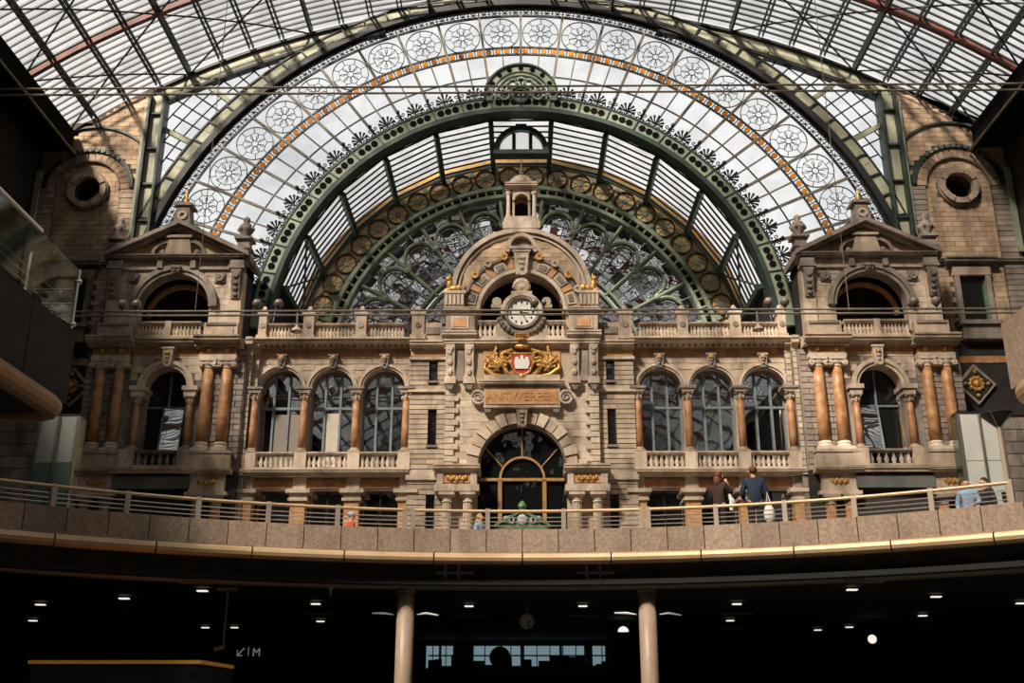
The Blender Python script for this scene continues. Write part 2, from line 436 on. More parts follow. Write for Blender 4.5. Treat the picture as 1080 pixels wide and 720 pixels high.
# ridge gap between the two innermost purlins
MB().add([(-1.8, -70, roof_z(1.8)), (1.8, -70, roof_z(1.8)), (1.8, 50, roof_z(1.8)), (-1.8, 50, roof_z(1.8))], [(0, 1, 2, 3)]).build('ridge_glass', 'roof_glass', roof)
for k in range(21):                                   # arched ribs across the shed
    y = 44.5 - 5.6 * k
    if y < -70: break
    m = MB()
    xs = [-EAVE + 2 * EAVE * i / 40 for i in range(41)]
    for x0, x1 in zip(xs, xs[1:]):
        m.prism([(x0, roof_z(x0) - .48), (x1, roof_z(x1) - .48), (x1, roof_z(x1) - .1), (x0, roof_z(x0) - .1)], y - .13, y + .13)
    m.build('rib', 'rust_steel', roof)

# ------------------------------------------------------------------ the glazed gable
def cz(R): return 17.67 + CAMZ - (R - 13.27) * .09
def PC(R, th, y): return (R * sin(radians(th)), y, cz(R) + R * cos(radians(th)))
SEC = 6.84
gw = thing('window_1', (0, YG, PZ(362)), kind='structure', label='huge glazed semicircular gable with floral rosettes and amber tile band')
def pane(r0, r1, t0, t1, m='gable_glass', parent=gw, y=YG + .02, n=3, name='pane'):
    vs = [PC(r0, t0 + (t1 - t0) * i / n, y) for i in range(n + 1)] + [PC(r1, t1 - (t1 - t0) * i / n, y) for i in range(n + 1)]
    o = vs[0]
    return MB().add(vs, [tuple(range(len(vs)))]).build(name, m, parent)
def rbar(r0, r1, th, w, d, m, parent, name, y=YG):    # radial bar
    a, b = PC(r0, th, y), PC(r1, th, y)
    ux, uz = cos(radians(th)) * w / 2, -sin(radians(th)) * w / 2
    return MB().prism([(a[0] - ux, a[2] - uz), (a[0] + ux, a[2] + uz), (b[0] + ux, b[2] + uz), (b[0] - ux, b[2] - uz)], y - d, y).build(name, m, parent)
KM = 12
rosA, rosB = MB(), MB()
R0 = .99
def flower(mb, kind):
    w = .022
    mb.arc(0, 0, R0 - .03, R0 + .012, 0, 360, -.06, 0, 32)
    mb.arc(0, 0, .16, .20, 0, 360, -.05, 0, 12)
    for k in range(8):
        a = 2 * pi * k / 8
        ca, sa = cos(a), sin(a)
        rot = lambda u, v: (u * ca - v * sa, u * sa + v * ca)
        if kind == 0:                                  # eight petals
            pts = [(.18, -.07), (.36, -.21), (.54, -.21), (.66, 0), (.54, .21), (.36, .21), (.18, .07)]
        else:                                          # star of pointed lozenges
            pts = [(.18, .06), (.42, .24), (.66, .28), (.66, -.28), (.42, -.24), (.18, -.06)]
        pp = [rot(*q) for q in pts]
        mb.tube([(x, -.03, z) for x, z in pp], w, 4)
        mb.tube([(*rot(.66, 0)[:1], -.03, rot(.66, 0)[1]), (rot(.97, 0)[0], -.03, rot(.97, 0)[1])], w, 4)
flower(rosA, 0); flower(rosB, 1)
ros_me = [rosA.mesh('rosette_tracery', 'dark_green'), rosB.mesh('rosette_tracery', 'dark_green')]
disc_me = MB().cyl(0, 0, .165, -.08, 0, 10).mesh('amber_disc', 'amber_glass')
tile_me = MB().box(-.235, .235, -.03, 0, -.03, .03).mesh('tile_bar', 'dark_green')
hole_me = MB().cyl(0, 0, .185, -.02, .06, 12).mesh('stud', 'matt_black')  # black disc painting the darkness of an open hole
pal = MB()                                             # palmette cut from sheet iron: fan of lobes over two scrolls
for k in range(-3, 4):
    a = radians(k * 26); L = .62 - .05 * abs(k)
    pal.tube([(0, 0, .22), (sin(a) * L * .6, 0, .22 + cos(a) * L * .55), (sin(a) * L, 0, .22 + cos(a) * L * .92)], [.025, .045, .075], 5)
for q in (-1, 1):
    pal.tube(spiral(q * .36, 0, .14, .17, 1.3, q, pi), .035, 5)
    pal.tube([(0, 0, 0), (q * .1, 0, .16), (q * .22, 0, .1), (q * .5, 0, .04), (q * .68, 0, .12)], .03, 5)
bud = MB()
bud.tube([(0, 0, 0), (0, 0, .35), (0, 0, .6)], [.04, .05, .03], 5).ell(0, 0, .68, .10, .06, .12)
for q in (-1, 1):
    bud.tube(spiral(q * .16, 0, .42, .13, 1.1, q, pi), .03, 5); bud.tube([(0, 0, .05), (q * .16, 0, .2), (q * .26, 0, .1)], .03, 5)
pal_me, bud_me = pal.mesh('palmette', 'black_paint'), bud.mesh('palmette_bud', 'black_paint')
for k in range(-KM, KM):
    t0, t1 = SEC * k, SEC * (k + 1)
    tm = (t0 + t1) / 2
    pane(17.22, 19.5, t0, t1)
    p = PC(18.2, tm, YG - .06)
    inst(ros_me[(0 if (k % 12) not in (3, 8) else 1)], 'rosette', gw, p, (0, radians(tm), 0))
    for j in range(2):
        ta, tb = t0 + j * SEC / 2, t0 + (j + 1) * SEC / 2
        for r0, r1 in ((13.7, 15.25), (15.25, 16.72)): pane(r0, r1, ta, tb, n=2)
        # amber band: one slice of dark frame with two discs
        pane(16.72, 17.22, ta, tb, n=2)
    rbar(13.7, 16.7, tm, .07, .10, 'bronze_bar', gw, 'mullion')
    rbar(13.7, 19.5, t0, .13, .16, 'bronze_bar', gw, 'mullion')
    if k == KM - 1: rbar(13.7, 19.5, t1, .13, .16, 'bronze_bar', gw, 'mullion')
    for j in range(4):
        tt = t0 + SEC * (j + .5) / 4
        inst(disc_me, 'amber_disc', gw, PC(16.97, tt, YG - .02), (0, radians(tt), 0))
        tt = t0 + SEC * j / 4
        inst(tile_me, 'tile_bar', gw, PC(16.97, tt, YG - .02), (0, radians(tt) + pi / 2, 0))
    inst(pal_me, 'palmette', gw, PC(13.72, tm, YG - .18), (0, radians(tm), 0))
    inst(bud_me, 'palmette_bud', gw, PC(13.72, t0, YG - .2), (0, radians(t0), 0))
A1 = SEC * KM
for r, w, d in ((15.25, .06, .08), (16.72, .08, .12), (17.22, .08, .12)):
    MB().arc(0, cz(r), r - w / 2, r + w / 2, -A1, A1, YG - d, YG, 96).build('ring_bar', 'dark_green', gw)
# lattice band of crossed squares under the big arch
lat = MB()
lat.box(-.27, .27, -.05, 0, -.03, .03)
for q in (-1, 1):
    lat.prism([(-.25, q * .25 - .025), (-.25, q * .25 + .025), (.25, -q * .25 + .025), (.25, -q * .25 - .025)], -.045, -.01)
lat.prism([(-.02, -.02), (.27, -.02), (.27, .02), (-.27, .02)], -.03, -.01)
lat_me = MB()
lat_me.box(-.03, .03, -.05, 0, -.28, .28)
for q in (-1, 1):
    lat_me.prism([(.03, q * .25 - .022), (.03, q * .25 + .022), (.56, -q * .25 + .022), (.56, -q * .25 - .022)], -.045, -.005)
lat_me.box(.03, .56, -.03, -.005, -.014, .014); lat_me.box(.28, .31, -.03, -.005, -.25, .25)
lat_me = lat_me.mesh('lattice_cross', 'black_steel')
NL = 2 * KM * 4
for i in range(NL):
    tt = -A1 + 2 * A1 * i / NL
    inst(lat_me, 'lattice_cross', gw, PC(19.72, tt, YG - .02), (0, radians(tt + .8), 0))
for i in range(2 * KM):
    pane(19.5, 20.1, -A1 + SEC * i, -A1 + SEC * (i + 1))
for r in (19.48, 20.0): MB().arc(0, cz(r), r - .05, r + .05, -A1, A1, YG - .12, YG, 96).build('ring_bar', 'black_steel', gw)

for s in (-1, 1): MB().box(s * 13.3, s * 20, YG + .05, YG + .3, PZ(362) - .4, 22.2).build('gable_apron', 'dark_wall', gw)
ga = thing('gable_arch', (0, YG, PZ(362)), 'broad sage green riveted steel arch framing the whole glazed gable', 'arch')
TA = 86
MB().arc(0, cz(20.3), 20.08, 20.42, -TA, TA, YG - .42, YG + .2, 96).build('soffit', 'black_steel', ga)
MB().arc(0, cz(20.7), 20.42, 20.98, -TA, TA, YG - .36, YG + .2, 96).build('face', 'sage_steel', ga)
MB().arc(0, cz(21.05), 20.98, 21.08, -TA, TA, YG - .42, YG + .2, 96).build('upper_flange', 'black_steel', ga)
for i in range(-24, 25):
    t = i * 3.5
    rbar(20.42, 21.0, t, .10, .44, 'black_steel', ga, 'stiffener')
riv = MB().box(-.22, .22, -.008, .01, -.17, .17)
for a in (-.16, 0, .16):
    for b in (-.12, 0, .12): riv.ell(a, 0, b, .035, .03, .035, 5, 4)
riv_me = riv.mesh('rivet_plate', 'sage_steel')
for i in range(-24, 24):
    t = (i + (.25 if i % 2 else .75)) * 3.5
    inst(riv_me, 'rivet_plate', ga, PC(20.7, t, YG - .37), (0, radians(t), 0))

ma = thing('inner_arch', (0, YG, PZ(362)), 'green steel arch with rows of dark round holes above the clock gable', 'arch')
MB().arc(0, cz(13.3), 12.93, 13.64, -88, 88, YG - .28, YG + .3, 96).build('face', 'green_steel', ma)
MB().arc(0, cz(13.7), 13.62, 13.72, -88, 88, YG - .32, YG + .3, 96).build('upper_flange', 'dark_green', ma)
MB().arc(0, cz(12.8), 12.70, 12.95, -88, 88, YG - .30, YG + .6, 96).build('soffit', 'dark_green', ma)
for k in range(-KM, KM):
    for j in (-1, 0, 1):
        t = SEC * (k + .5) + j * 1.75
        inst(hole_me, 'stud', ma, PC(13.29, t, YG - .29), (0, radians(t), 0))
    rbar(12.95, 13.6, SEC * k, .05, .33, 'dark_green', ma, 'joint_strip')

# round crest on the crown of the inner arch
cr = thing('arch_crest', (0, YG - .3, cz(13) + 13.7), 'round openwork iron crest on the crown of the green arch', 'ornament')
zc = cz(13) + 13.55
cy0, cy1 = YG - .4, YG - .1
MB().arc(0, zc, 1.55, 1.92, -98, 98, cy0, cy1, 32).build('outer_ring', 'green_steel', cr)
MB().arc(0, zc, 1.92, 2.02, -98, 98, cy0 - .1, cy1, 32).build('ring_flange', 'dark_green', cr)
MB().arc(0, zc, 1.32, 1.42, -98, 98, cy0, cy1, 32).build('inner_ring', 'green_steel', cr)
for i in range(-4, 5):
    t = i * 21
    inst(hole_me, 'stud', cr, (1.73 * sin(radians(t)), cy0 - .01, zc + 1.73 * cos(radians(t))), scale=(.75, 1, .75))
MB().arc(0, zc + .05, .34, .46, 0, 360, cy0, cy1, 16).build('hub', 'dark_green', cr)
for i in range(-3, 4):
    t = i * 28
    q = MB(); x, z = .9 * sin(radians(t)), .9 * cos(radians(t))
    q.arc(x, zc + z, .22, .32, 0, 360, cy0, cy1, 12)
    if i % 2: q.tube([(.42 * sin(radians(t)), cy0 + .1, zc + .42 * cos(radians(t))), (.66 * sin(radians(t)), cy0 + .1, zc + .66 * cos(radians(t)))], .06, 5)
    q.build('ring_lobe', 'green_steel', cr)

# spandrels between the big arch and the roof: posts, rake beams, square glazing
for s in (-1, 1):
    sp = thing('window_%d' % (2 if s < 0 else 3), (s * 18, YG, 24), kind='structure', label='triangular spandrel of small square panes ' + ('left' if s < 0 else 'right') + ' of the big arch')
    rows = [21.1 + .72 * i for i in range(12)]
    for i in range(len(rows) - 1):
        t = 8.0
        while t < 80:
            rm, tm = (rows[i] + rows[i + 1]) / 2, t + 1
            x, _, z = PC(rm, tm, YG)
            if x < 19.1 and z < -3.1 + CAMZ + sqrt(39.6 ** 2 - x * x) - .2 and z > 24:
                o = pane(rows[i], rows[i + 1], s * t, s * (t + 2), parent=sp, n=1)
                m = MB()
                a, b = PC(rows[i + 1], s * t, YG), PC(rows[i + 1], s * (t + 2), YG)
                m.tube([(a[0], YG - .04, a[2]), (b[0], YG - .04, b[2])], .045, 4)
                a = PC(rows[i], s * t, YG); b = PC(rows[i + 1], s * t, YG)
                m.tube([(a[0], YG - .04, a[2]), (b[0], YG - .04, b[2])], .045, 4)
                m.build('glazing_bar', 'dark_green', sp)
            t += 2
    for t in (38, 48, 56.5):
        r1 = 21.2
        while True:
            x, _, z = PC(r1, t, YG)
            if x > 19.2 or z > -3.1 + CAMZ + sqrt(39.6 ** 2 - x * x): break
            r1 += .1
        rbar(21.1, r1, s * t, .24, .25, 'sage_steel', sp, 'strut')
    rk = thing('rake_beam', (s * 10, YG, 35), 'sage green plate girder under the glass roof rising from the ' + SIDE[s] + ' gable post', 'beam', 'rake beams')
    for a, b, m, d, nm in ((39.35, 40.1, 'sage_steel', .35, 'web'), (40.1, 40.25, 'black_steel', .6, 'upper_flange'), (39.15, 39.35, 'black_steel', .6, 'lower_flange')):
        th = math.degrees(asin(19.6 / 39.7))
        MB().arc(0, RC, a, b, s * 11, s * th, YG - d * .55, YG + .1, 24).build(nm, m, rk)
    gp = thing('gable_post', (s * 19.5, YG, PZ(300)), 'tall sage green riveted steel post at the ' + SIDE[s] + ' edge of the glazed gable', 'post', 'gable posts')
    zt = -3.1 + CAMZ + sqrt(39.6 ** 2 - 19.5 ** 2)
    MB().box(s * 19.2, s * 19.85, YG - .4, YG + .1, PZ(330), zt).build('web', 'sage_steel', gp)
    for x in (19.08, 19.85): MB().box(s * x, s * (x + .13), YG - .7, YG + .1, PZ(330), zt).build('flange', 'dark_green', gp)
    z = zt - 1.2
    while z > PZ(300):
        MB().box(s * 19.2, s * 19.85, YG - .55, YG, z, z + .1).build('stiffener', 'dark_green', gp)
        z -= 2.1

# ------------------------------------------------------------------ barrel of glass behind the inner arch, painted arch and fan window
bv = thing('window_4', (0, 53, PZ(362)), kind='structure', label='barrel of glazed strips behind the green arch')
RIBS = [-91.0] + [-77.0 + 13.9 * i for i in range(5)] + [-7.5, 7.5] + [21.4 + 13.9 * i for i in range(5)] + [91.0]
cv = cz(12.7)
def V(R, t, y): return (R * sin(radians(t)), y, cv + R * cos(radians(t)))
NB = 9
for i, (a, b) in enumerate(zip(RIBS, RIBS[1:])):
    for j in range(NB):
        ya, yb = YG + .6 + 5.4 * j / NB, YG + .6 + 5.4 * (j + 1) / NB
        MB().add([V(12.75, a, ya), V(12.75, b, ya), V(12.75, b, yb), V(12.75, a, yb)], [(0, 1, 2, 3)]).build('pane', 'roof_glass' if abs(a + b) < 150 else 'dark_wall', bv)
        p, q = V(12.72, a, ya), V(12.72, b, ya)
        MB().tube([p, q], .06, 4).build('glazing_bar', 'black_steel', bv)
for t in RIBS:
    m = MB()
    a0, a1 = V(12.75, t - .6, 0), V(12.75, t + .6, 0); b0, b1 = V(12.4, t - .6, 0), V(12.4, t + .6, 0)
    m.prism([(a0[0], a0[2]), (a1[0], a1[2]), (b1[0], b1[2]), (b0[0], b0[2])], YG + .5, YF)
    m.build('rib', 'dark_green', bv)
for s in (-1, 1):
    for (u, v) in ((63.1, 77.0),):
        MB().tube([V(12.6, s * u, YG + .6), V(12.6, s * v, YF - .2)], .06, 5).build('brace', 'dark_green', bv)
        MB().tube([V(12.6, s * v, YG + .6), V(12.6, s * u, YF - .2)], .06, 5).build('brace', 'dark_green', bv)
# small lunette window hung in the crown of the barrel
lu = thing('window_5', (0, 51.3, cv + 11), kind='structure', label='small white half-round window in the crown of the barrel')
zl = ZZ(162, 51.5); xl = XX(23, 150, 51.5)
MB().arc(0, zl, xl, xl + .28, -90, 90, 51.0, 51.7, 20).build('surround', 'dark_green', lu)
MB().box(-xl - .3, xl + .3, 51.0, 51.7, zl - .25, zl).build('sill', 'dark_green', lu)
for a, b in ((-xl, -.42), (-.36, .42), (.62, xl)):
    n = 8; pts = [(a + (b - a) * i / n, zl + sqrt(max(xl * xl - (a + (b - a) * i / n) ** 2, 0))) for i in range(n + 1)]
    MB().prism([(a, zl)] + pts + [(b, zl)] if abs(pts[0][1] - zl) > 1e-6 and abs(pts[-1][1] - zl) > 1e-6 else ([(a, zl)] + pts[1:] + [(b, zl)] if abs(pts[0][1] - zl) < 1e-6 else [(a, zl)] + pts), 51.3, 51.35).build('pane', 'day_glow_pane', lu)
for x in (-.39, .52): MB().box(x - .1, x + .1, 51.2, 51.5, zl, zl + xl * .9).build('mullion', 'black_steel', lu)
MB().box(-.3, .3, 51.1, 51.5, zl + xl + .2, cv + 12.72).build('hanger', 'black_steel', lu)

pa = thing('painted_arch', (0, YF, PZ(362)), 'ochre mosaic arch band with round wheel medallions over the dark fan window', 'arch')
cf = 17.86 + CAMZ
def FP(R, t, y): return (R * sin(radians(t)), y, cf + R * cos(radians(t)))
MB().arc(0, cf, 11.2, 13.2, -90, 90, YF - .1, YF + .4, 96).build('band', 'mosaic', pa)
MB().arc(0, cf, 12.55, 12.75, -90, 90, YF - .15, YF, 96).build('cornice_ring', 'dark_green', pa)
MB().arc(0, cf, 11.12, 11.24, -90, 90, YF - .3, YF, 96).build('edge_ring', 'green_steel', pa)
MS = 6.8
md = MB().arc(0, 0, .55, .62, 0, 360, -.12, 0, 20).mesh('medallion_ring', 'black_paint')
mw = MB().cyl(0, 0, .55, -.03, 0, 16).mesh('medallion_disc', 'mosaic_pale')
sp_ = MB()
for k in range(8):
    a = 2 * pi * k / 8
    sp_.tube([(.12 * cos(a), -.05, .12 * sin(a)), (.5 * cos(a), -.05, .5 * sin(a))], .02, 4)
sp_.cyl(0, 0, .15, -.09, -.02, 10)
mspk = sp_.mesh('medallion_spokes', 'green_steel')
bl = MB().cyl(0, 0, .17, -.05, 0, 8).mesh('boss', 'green_steel')
for i in range(-13, 13):
    t = MS * (i + .5)
    p = FP(11.84, t, YF - .12)
    d = inst(mw, 'medallion', pa, p, (0, radians(t), 0))
    r_ = inst(md, 'medallion_ring', d, p); r_.parent = d; r_.location = (0, 0, 0)
    r_ = inst(mspk, 'medallion_spokes', d, p); r_.location = (0, 0, 0)
    inst(bl, 'boss', pa, FP(12.3, t + MS / 2, YF - .12))
    inst(bl, 'boss', pa, FP(11.42, t + MS / 2, YF - .12))

fw = thing('window_6', (0, YF, PZ(362)), kind='structure', label='dark fan window with green iron spokes behind the clock gable')
for R, w in ((11.06, .07), (10.58, .10)): MB().arc(0, cf, R - w, R + w, -90, 90, YF - .35, YF, 96).build('ladder_ring', 'green_steel', fw)
lm = MB().box(-.05, .05, -.2, 0, -.25, .25).mesh('ladder_rung', 'green_steel')
for i in range(-33, 34):
    t = i * MS / 2.5
    inst(lm, 'ladder_rung', fw, FP(10.82, t, YF - .1), (0, radians(t), 0))
MB().arc(0, cf, 10.5, 11.2, -90, 90, YF + .05, YF + .1, 64).build('backing', 'black_paint', fw)
def fpoly(pts, m, name, y=YF): return MB().add([(x, y, z) for x, z in pts], [tuple(range(len(pts)))]).build(name, m, fw)
SPK = [6.8 + 13.6 * k for k in range(-7, 7)]
for t in SPK:
    if abs(t) > 90: continue
    a, b = FP(6.4, t, YF - .12), FP(10.55, t, YF - .12)
    MB().tube([a, b], .10, 6).build('spoke', 'green_steel', fw)
    for R in (8.75,):
        p = FP(R, t, YF - .15); MB().ell(p[0], p[1], p[2], .2, .14, .2).build('boss', 'green_steel', fw)
for t0, t1 in zip(SPK, SPK[1:]):
    tm = (t0 + t1) / 2
    if abs(tm) > 88: continue
    c = FP(8.85, tm, YF); r = 8.85 * tan(radians(6.8)) * .86
    m = MB(); n = 14; pts = []
    for i in range(n + 1):
        a = radians(tm) + radians(-100 + 200 * i / n)
        pts.append((c[0] + r * sin(a), YF - .12, c[2] + r * cos(a)))
    m.tube(pts, .10, 6); m.build('arch_ring', 'green_steel', fw)
    pts2 = [(c[0] + (p[0] - c[0]) * .72, YF - .06, c[2] + (p[2] - c[2]) * .72) for p in pts]
    MB().tube(pts2, .035, 4).build('inner_arch_bar', 'blue_frame', fw)
    # glass: many small panes behind the bars
    n3 = 3
    for j, (ra, rb) in enumerate(((6.5, 7.3), (7.3, 8.1), (8.1, 8.95), (8.95, 10.5))):
        for k in range(n3):
            ta, tb = t0 + (t1 - t0) * k / n3, t0 + (t1 - t0) * (k + 1) / n3
            e1, e2 = random.uniform(-.035, .035), random.uniform(-.035, .035)
            q = [FP(ra, ta, YF - e1), FP(rb, ta, YF + e2), FP(rb, tb, YF + e1), FP(ra, tb, YF - e2)]
            MB().add(q, [(0, 1, 2, 3)]).build('pane', 'fan_glass', fw)
        a = [FP(ra, t0 + (t1 - t0) * k / 4, YF - .05) for k in range(5)]
        MB().tube(a, .03, 4).build('glazing_bar', 'blue_frame', fw)
    for k in (1, 2):
        t = t0 + (t1 - t0) * k / n3
        MB().tube([FP(6.5, t, YF - .05), FP(9.6, t, YF - .05)], .03, 4).build('glazing_bar', 'blue_frame', fw)
for R in (6.3, 6.7): MB().arc(0, cf, R - .07, R + .07, -90, 90, YF - .25, YF, 48).build('inner_ring', 'green_steel', fw)
MB().arc(0, cf, .05, 6.3, -90, 90, YF, YF + .05, 32).build('lower_glass', 'fan_glass', fw)
MB().box(-13.4, 13.4, YF - .05, YF + .3, PZ(362) - 1, cf).build('apron', 'dark_wall', fw)

# ------------------------------------------------------------------ reusable stone pieces
COLC = {}
def column(x, y, z0, z1, r, style, label, group, shaft='red_marble', trim='stone', name='column'):
    h = z1 - z0; key = (style, round(h, 2), round(r, 2), shaft, trim)
    if key not in COLC:
        hb, hc = (.10 * h, .10 * h) if style != 'doric' else (.08 * h, .09 * h)
        if style == 'composite': hb, hc = .07 * h, .15 * h
        base = MB().box(-1.4 * r, 1.4 * r, -1.4 * r, 1.4 * r, 0, hb * .35)
        base.lathe(0, 0, 0, [(1.38 * r, hb * .35), (1.38 * r, hb * .5), (1.12 * r, hb * .62), (1.2 * r, hb * .8), (1.02 * r, hb)], 14)
        sh = MB().lathe(0, 0, 0, [(r, hb), (1.0 * r, hb + .3 * h), (.94 * r, hb + .6 * h), (.85 * r, h - hc)], 24 if style == 'doric' else 14, flute=style == 'doric')
        cp = MB()
        if style == 'ionic':
            cp.lathe(0, 0, h - hc, [(.85 * r, 0), (.98 * r, .03 * h * .3), (.88 * r, .02 * h), (1.1 * r, hc * .5), (1.15 * r, hc * .7)], 14)
            cp.box(-1.15 * r, 1.15 * r, -1.0 * r, 1.0 * r, h - hc * .55, h - hc * .2)
            for q in (-1, 1):
                cp.cyl(q * 1.25 * r, h - hc * .55, .52 * r, -1.12 * r, 1.12 * r, 14)
                cp.cyl(q * 1.25 * r, h - hc * .55, .2 * r, -1.22 * r, -1.1 * r, 8)
            cp.box(-1.5 * r, 1.5 * r, -1.2 * r, 1.2 * r, h - hc * .2, h)
        elif style == 'composite':
            cp.lathe(0, 0, h - hc, [(.9 * r, 0), (1.05 * r, .06 * hc), (.86 * r, .12 * hc), (.95 * r, .5 * hc), (1.35 * r, .85 * hc)], 12)
            for k in range(8):
                a = 2 * pi * k / 8
                cp.ell(1.1 * r * cos(a), 1.1 * r * sin(a), h - hc * .62, .26 * r, .26 * r, .22 * hc, 6, 4)
            for qx in (-1, 1):
                for qy in (-1, 1): cp.ell(qx * 1.1 * r, qy * 1.1 * r, h - hc * .26, .3 * r, .3 * r, .14 * hc, 6, 4)
            cp.box(-1.45 * r, 1.45 * r, -1.45 * r, 1.45 * r, h - hc * .15, h)
        else:
            cp.lathe(0, 0, h - hc, [(.85 * r, 0), (1.0 * r, .1 * hc), (.9 * r, .2 * hc), (.92 * r, .4 * hc), (1.3 * r, .7 * hc)], 14)
            cp.box(-1.4 * r, 1.4 * r, -1.4 * r, 1.4 * r, h - hc * .3, h)
        COLC[key] = (base.mesh('column_base', trim), sh.mesh('column_shaft', shaft, style != 'doric'), cp.mesh('column_capital', trim))
    t = thing(name, (x, y, z0), label, 'column', group)
    for me, n in zip(COLC[key], ('base', 'shaft', 'capital')): inst(me, n, t, (x, y, z0))
    return t
BALC = {}
def baluster_mesh(h, m):
    k = (round(h, 2), m)
    if k not in BALC:
        BALC[k] = MB().lathe(0, 0, 0, [(.10, 0), (.10, .08 * h), (.06, .12 * h), (.125, .34 * h), (.11, .45 * h), (.05, .75 * h), (.07, .82 * h), (.045, .88 * h), (.10, .92 * h), (.10, h)], 8).mesh('baluster', m, True)
    return BALC[k]
def balustrade(x0, x1, y, z0, z1, n, label, group, m='stone'):
    if x0 > x1: x0, x1 = x1, x0
    t = thing('balustrade', ((x0 + x1) / 2, y, z0), label, 'balustrade', group)
    h = z1 - z0
    MB().box(x0, x1, y - .17, y + .17, z0, z0 + .16 * h).build('plinth', m, t)
    cornice(r := MB(), x0, x1, y - .12, z1 - .17 * h, z1, .08, y + .2); r.build('rail', m, t)
    bm = baluster_mesh(.67 * h, m)
    for i in range(n): inst(bm, 'baluster', t, (x0 + (x1 - x0) * (i + .5) / n, y, z0 + .16 * h))
    return t
def urn(x, y, z, s, label, group, m='stone_grey'):
    t = thing('urn_finial', (x, y, z), label, 'urn', group)
    MB().box(x - .42 * s, x + .42 * s, y - .42 * s, y + .42 * s, z, z + .12 * s).box(x - .3 * s, x + .3 * s, y - .3 * s, y + .3 * s, z + .12 * s, z + .55 * s).box(x - .45 * s, x + .45 * s, y - .45 * s, y + .45 * s, z + .55 * s, z + .68 * s).build('pedestal', m, t)
    MB().lathe(x, y, z + .68 * s, [(.18 * s, 0), (.12 * s, .1 * s), (.36 * s, .4 * s), (.40 * s, .58 * s), (.22 * s, .72 * s), (.28 * s, .8 * s)], 12).build('bowl', m, t, smooth=True)
    q = MB()
    for k in range(6):
        a = 2 * pi * k / 6; q.ell(x + .36 * s * cos(a), y + .36 * s * sin(a), z + 1.22 * s, .11 * s, .11 * s, .13 * s, 6, 4)
    q.build('garland', m, t)
    MB().lathe(x, y, z + 1.46 * s, [(.24 * s, 0), (.1 * s, .1 * s), (.2 * s, .24 * s), (.16 * s, .4 * s), (.02, .5 * s)], 10).build('lid', m, t, smooth=True)
    return t
def keystone(parent, x, y, z0, z1, w, m='stone_pale', boss=None):
    k = MB().prism([(x - .36 * w, z0), (x + .36 * w, z0), (x + .5 * w, z1), (x - .5 * w, z1)], y - .22, y + .1)
    k.box(x - .58 * w, x + .58 * w, y - .26, y, z1 - .1, z1)
    k.cyl(x - .25 * w, z0 + .1, .1 * w, y - .26, y - .2, 8).cyl(x + .25 * w, z0 + .1, .1 * w, y - .26, y - .2, 8)
    for j in range(3): k.ell(x, y - .24, z0 + (z1 - z0) * (.28 + .2 * j), (.16 + .06 * j) * w, .08, .09 * (z1 - z0), 8, 5)
    o = k.build('keystone', m, parent)
    if boss: MB().ell(x, y - .26, (z0 + z1) / 2 + .16, .13, .1, .13).build('boss', boss, o)
    return o
def console(parent, x, y, z0, z1, w, m='stone_grey', name='console'):
    h = z1 - z0
    q = MB().box(x - .5 * w, x + .5 * w, y - .3, y, z1 - .1 * h, z1)
    q.prof([(y, z0), (y - .12, z0), (y - .16, z0 + .3 * h), (y - .26, z0 + .6 * h), (y - .3, z1 - .1 * h), (y, z1 - .1 * h)], x - .42 * w, x + .42 * w)
    for k in range(4): q.ell(x, y - .16 - .035 * k, z0 + h * (.12 + .2 * k), .3 * w, .09, .07 * h, 6, 4)
    q.cyl(x, z1 - .2 * h, .3 * w, y - .36, y - .2, 10)
    return q.build(name, m, parent)

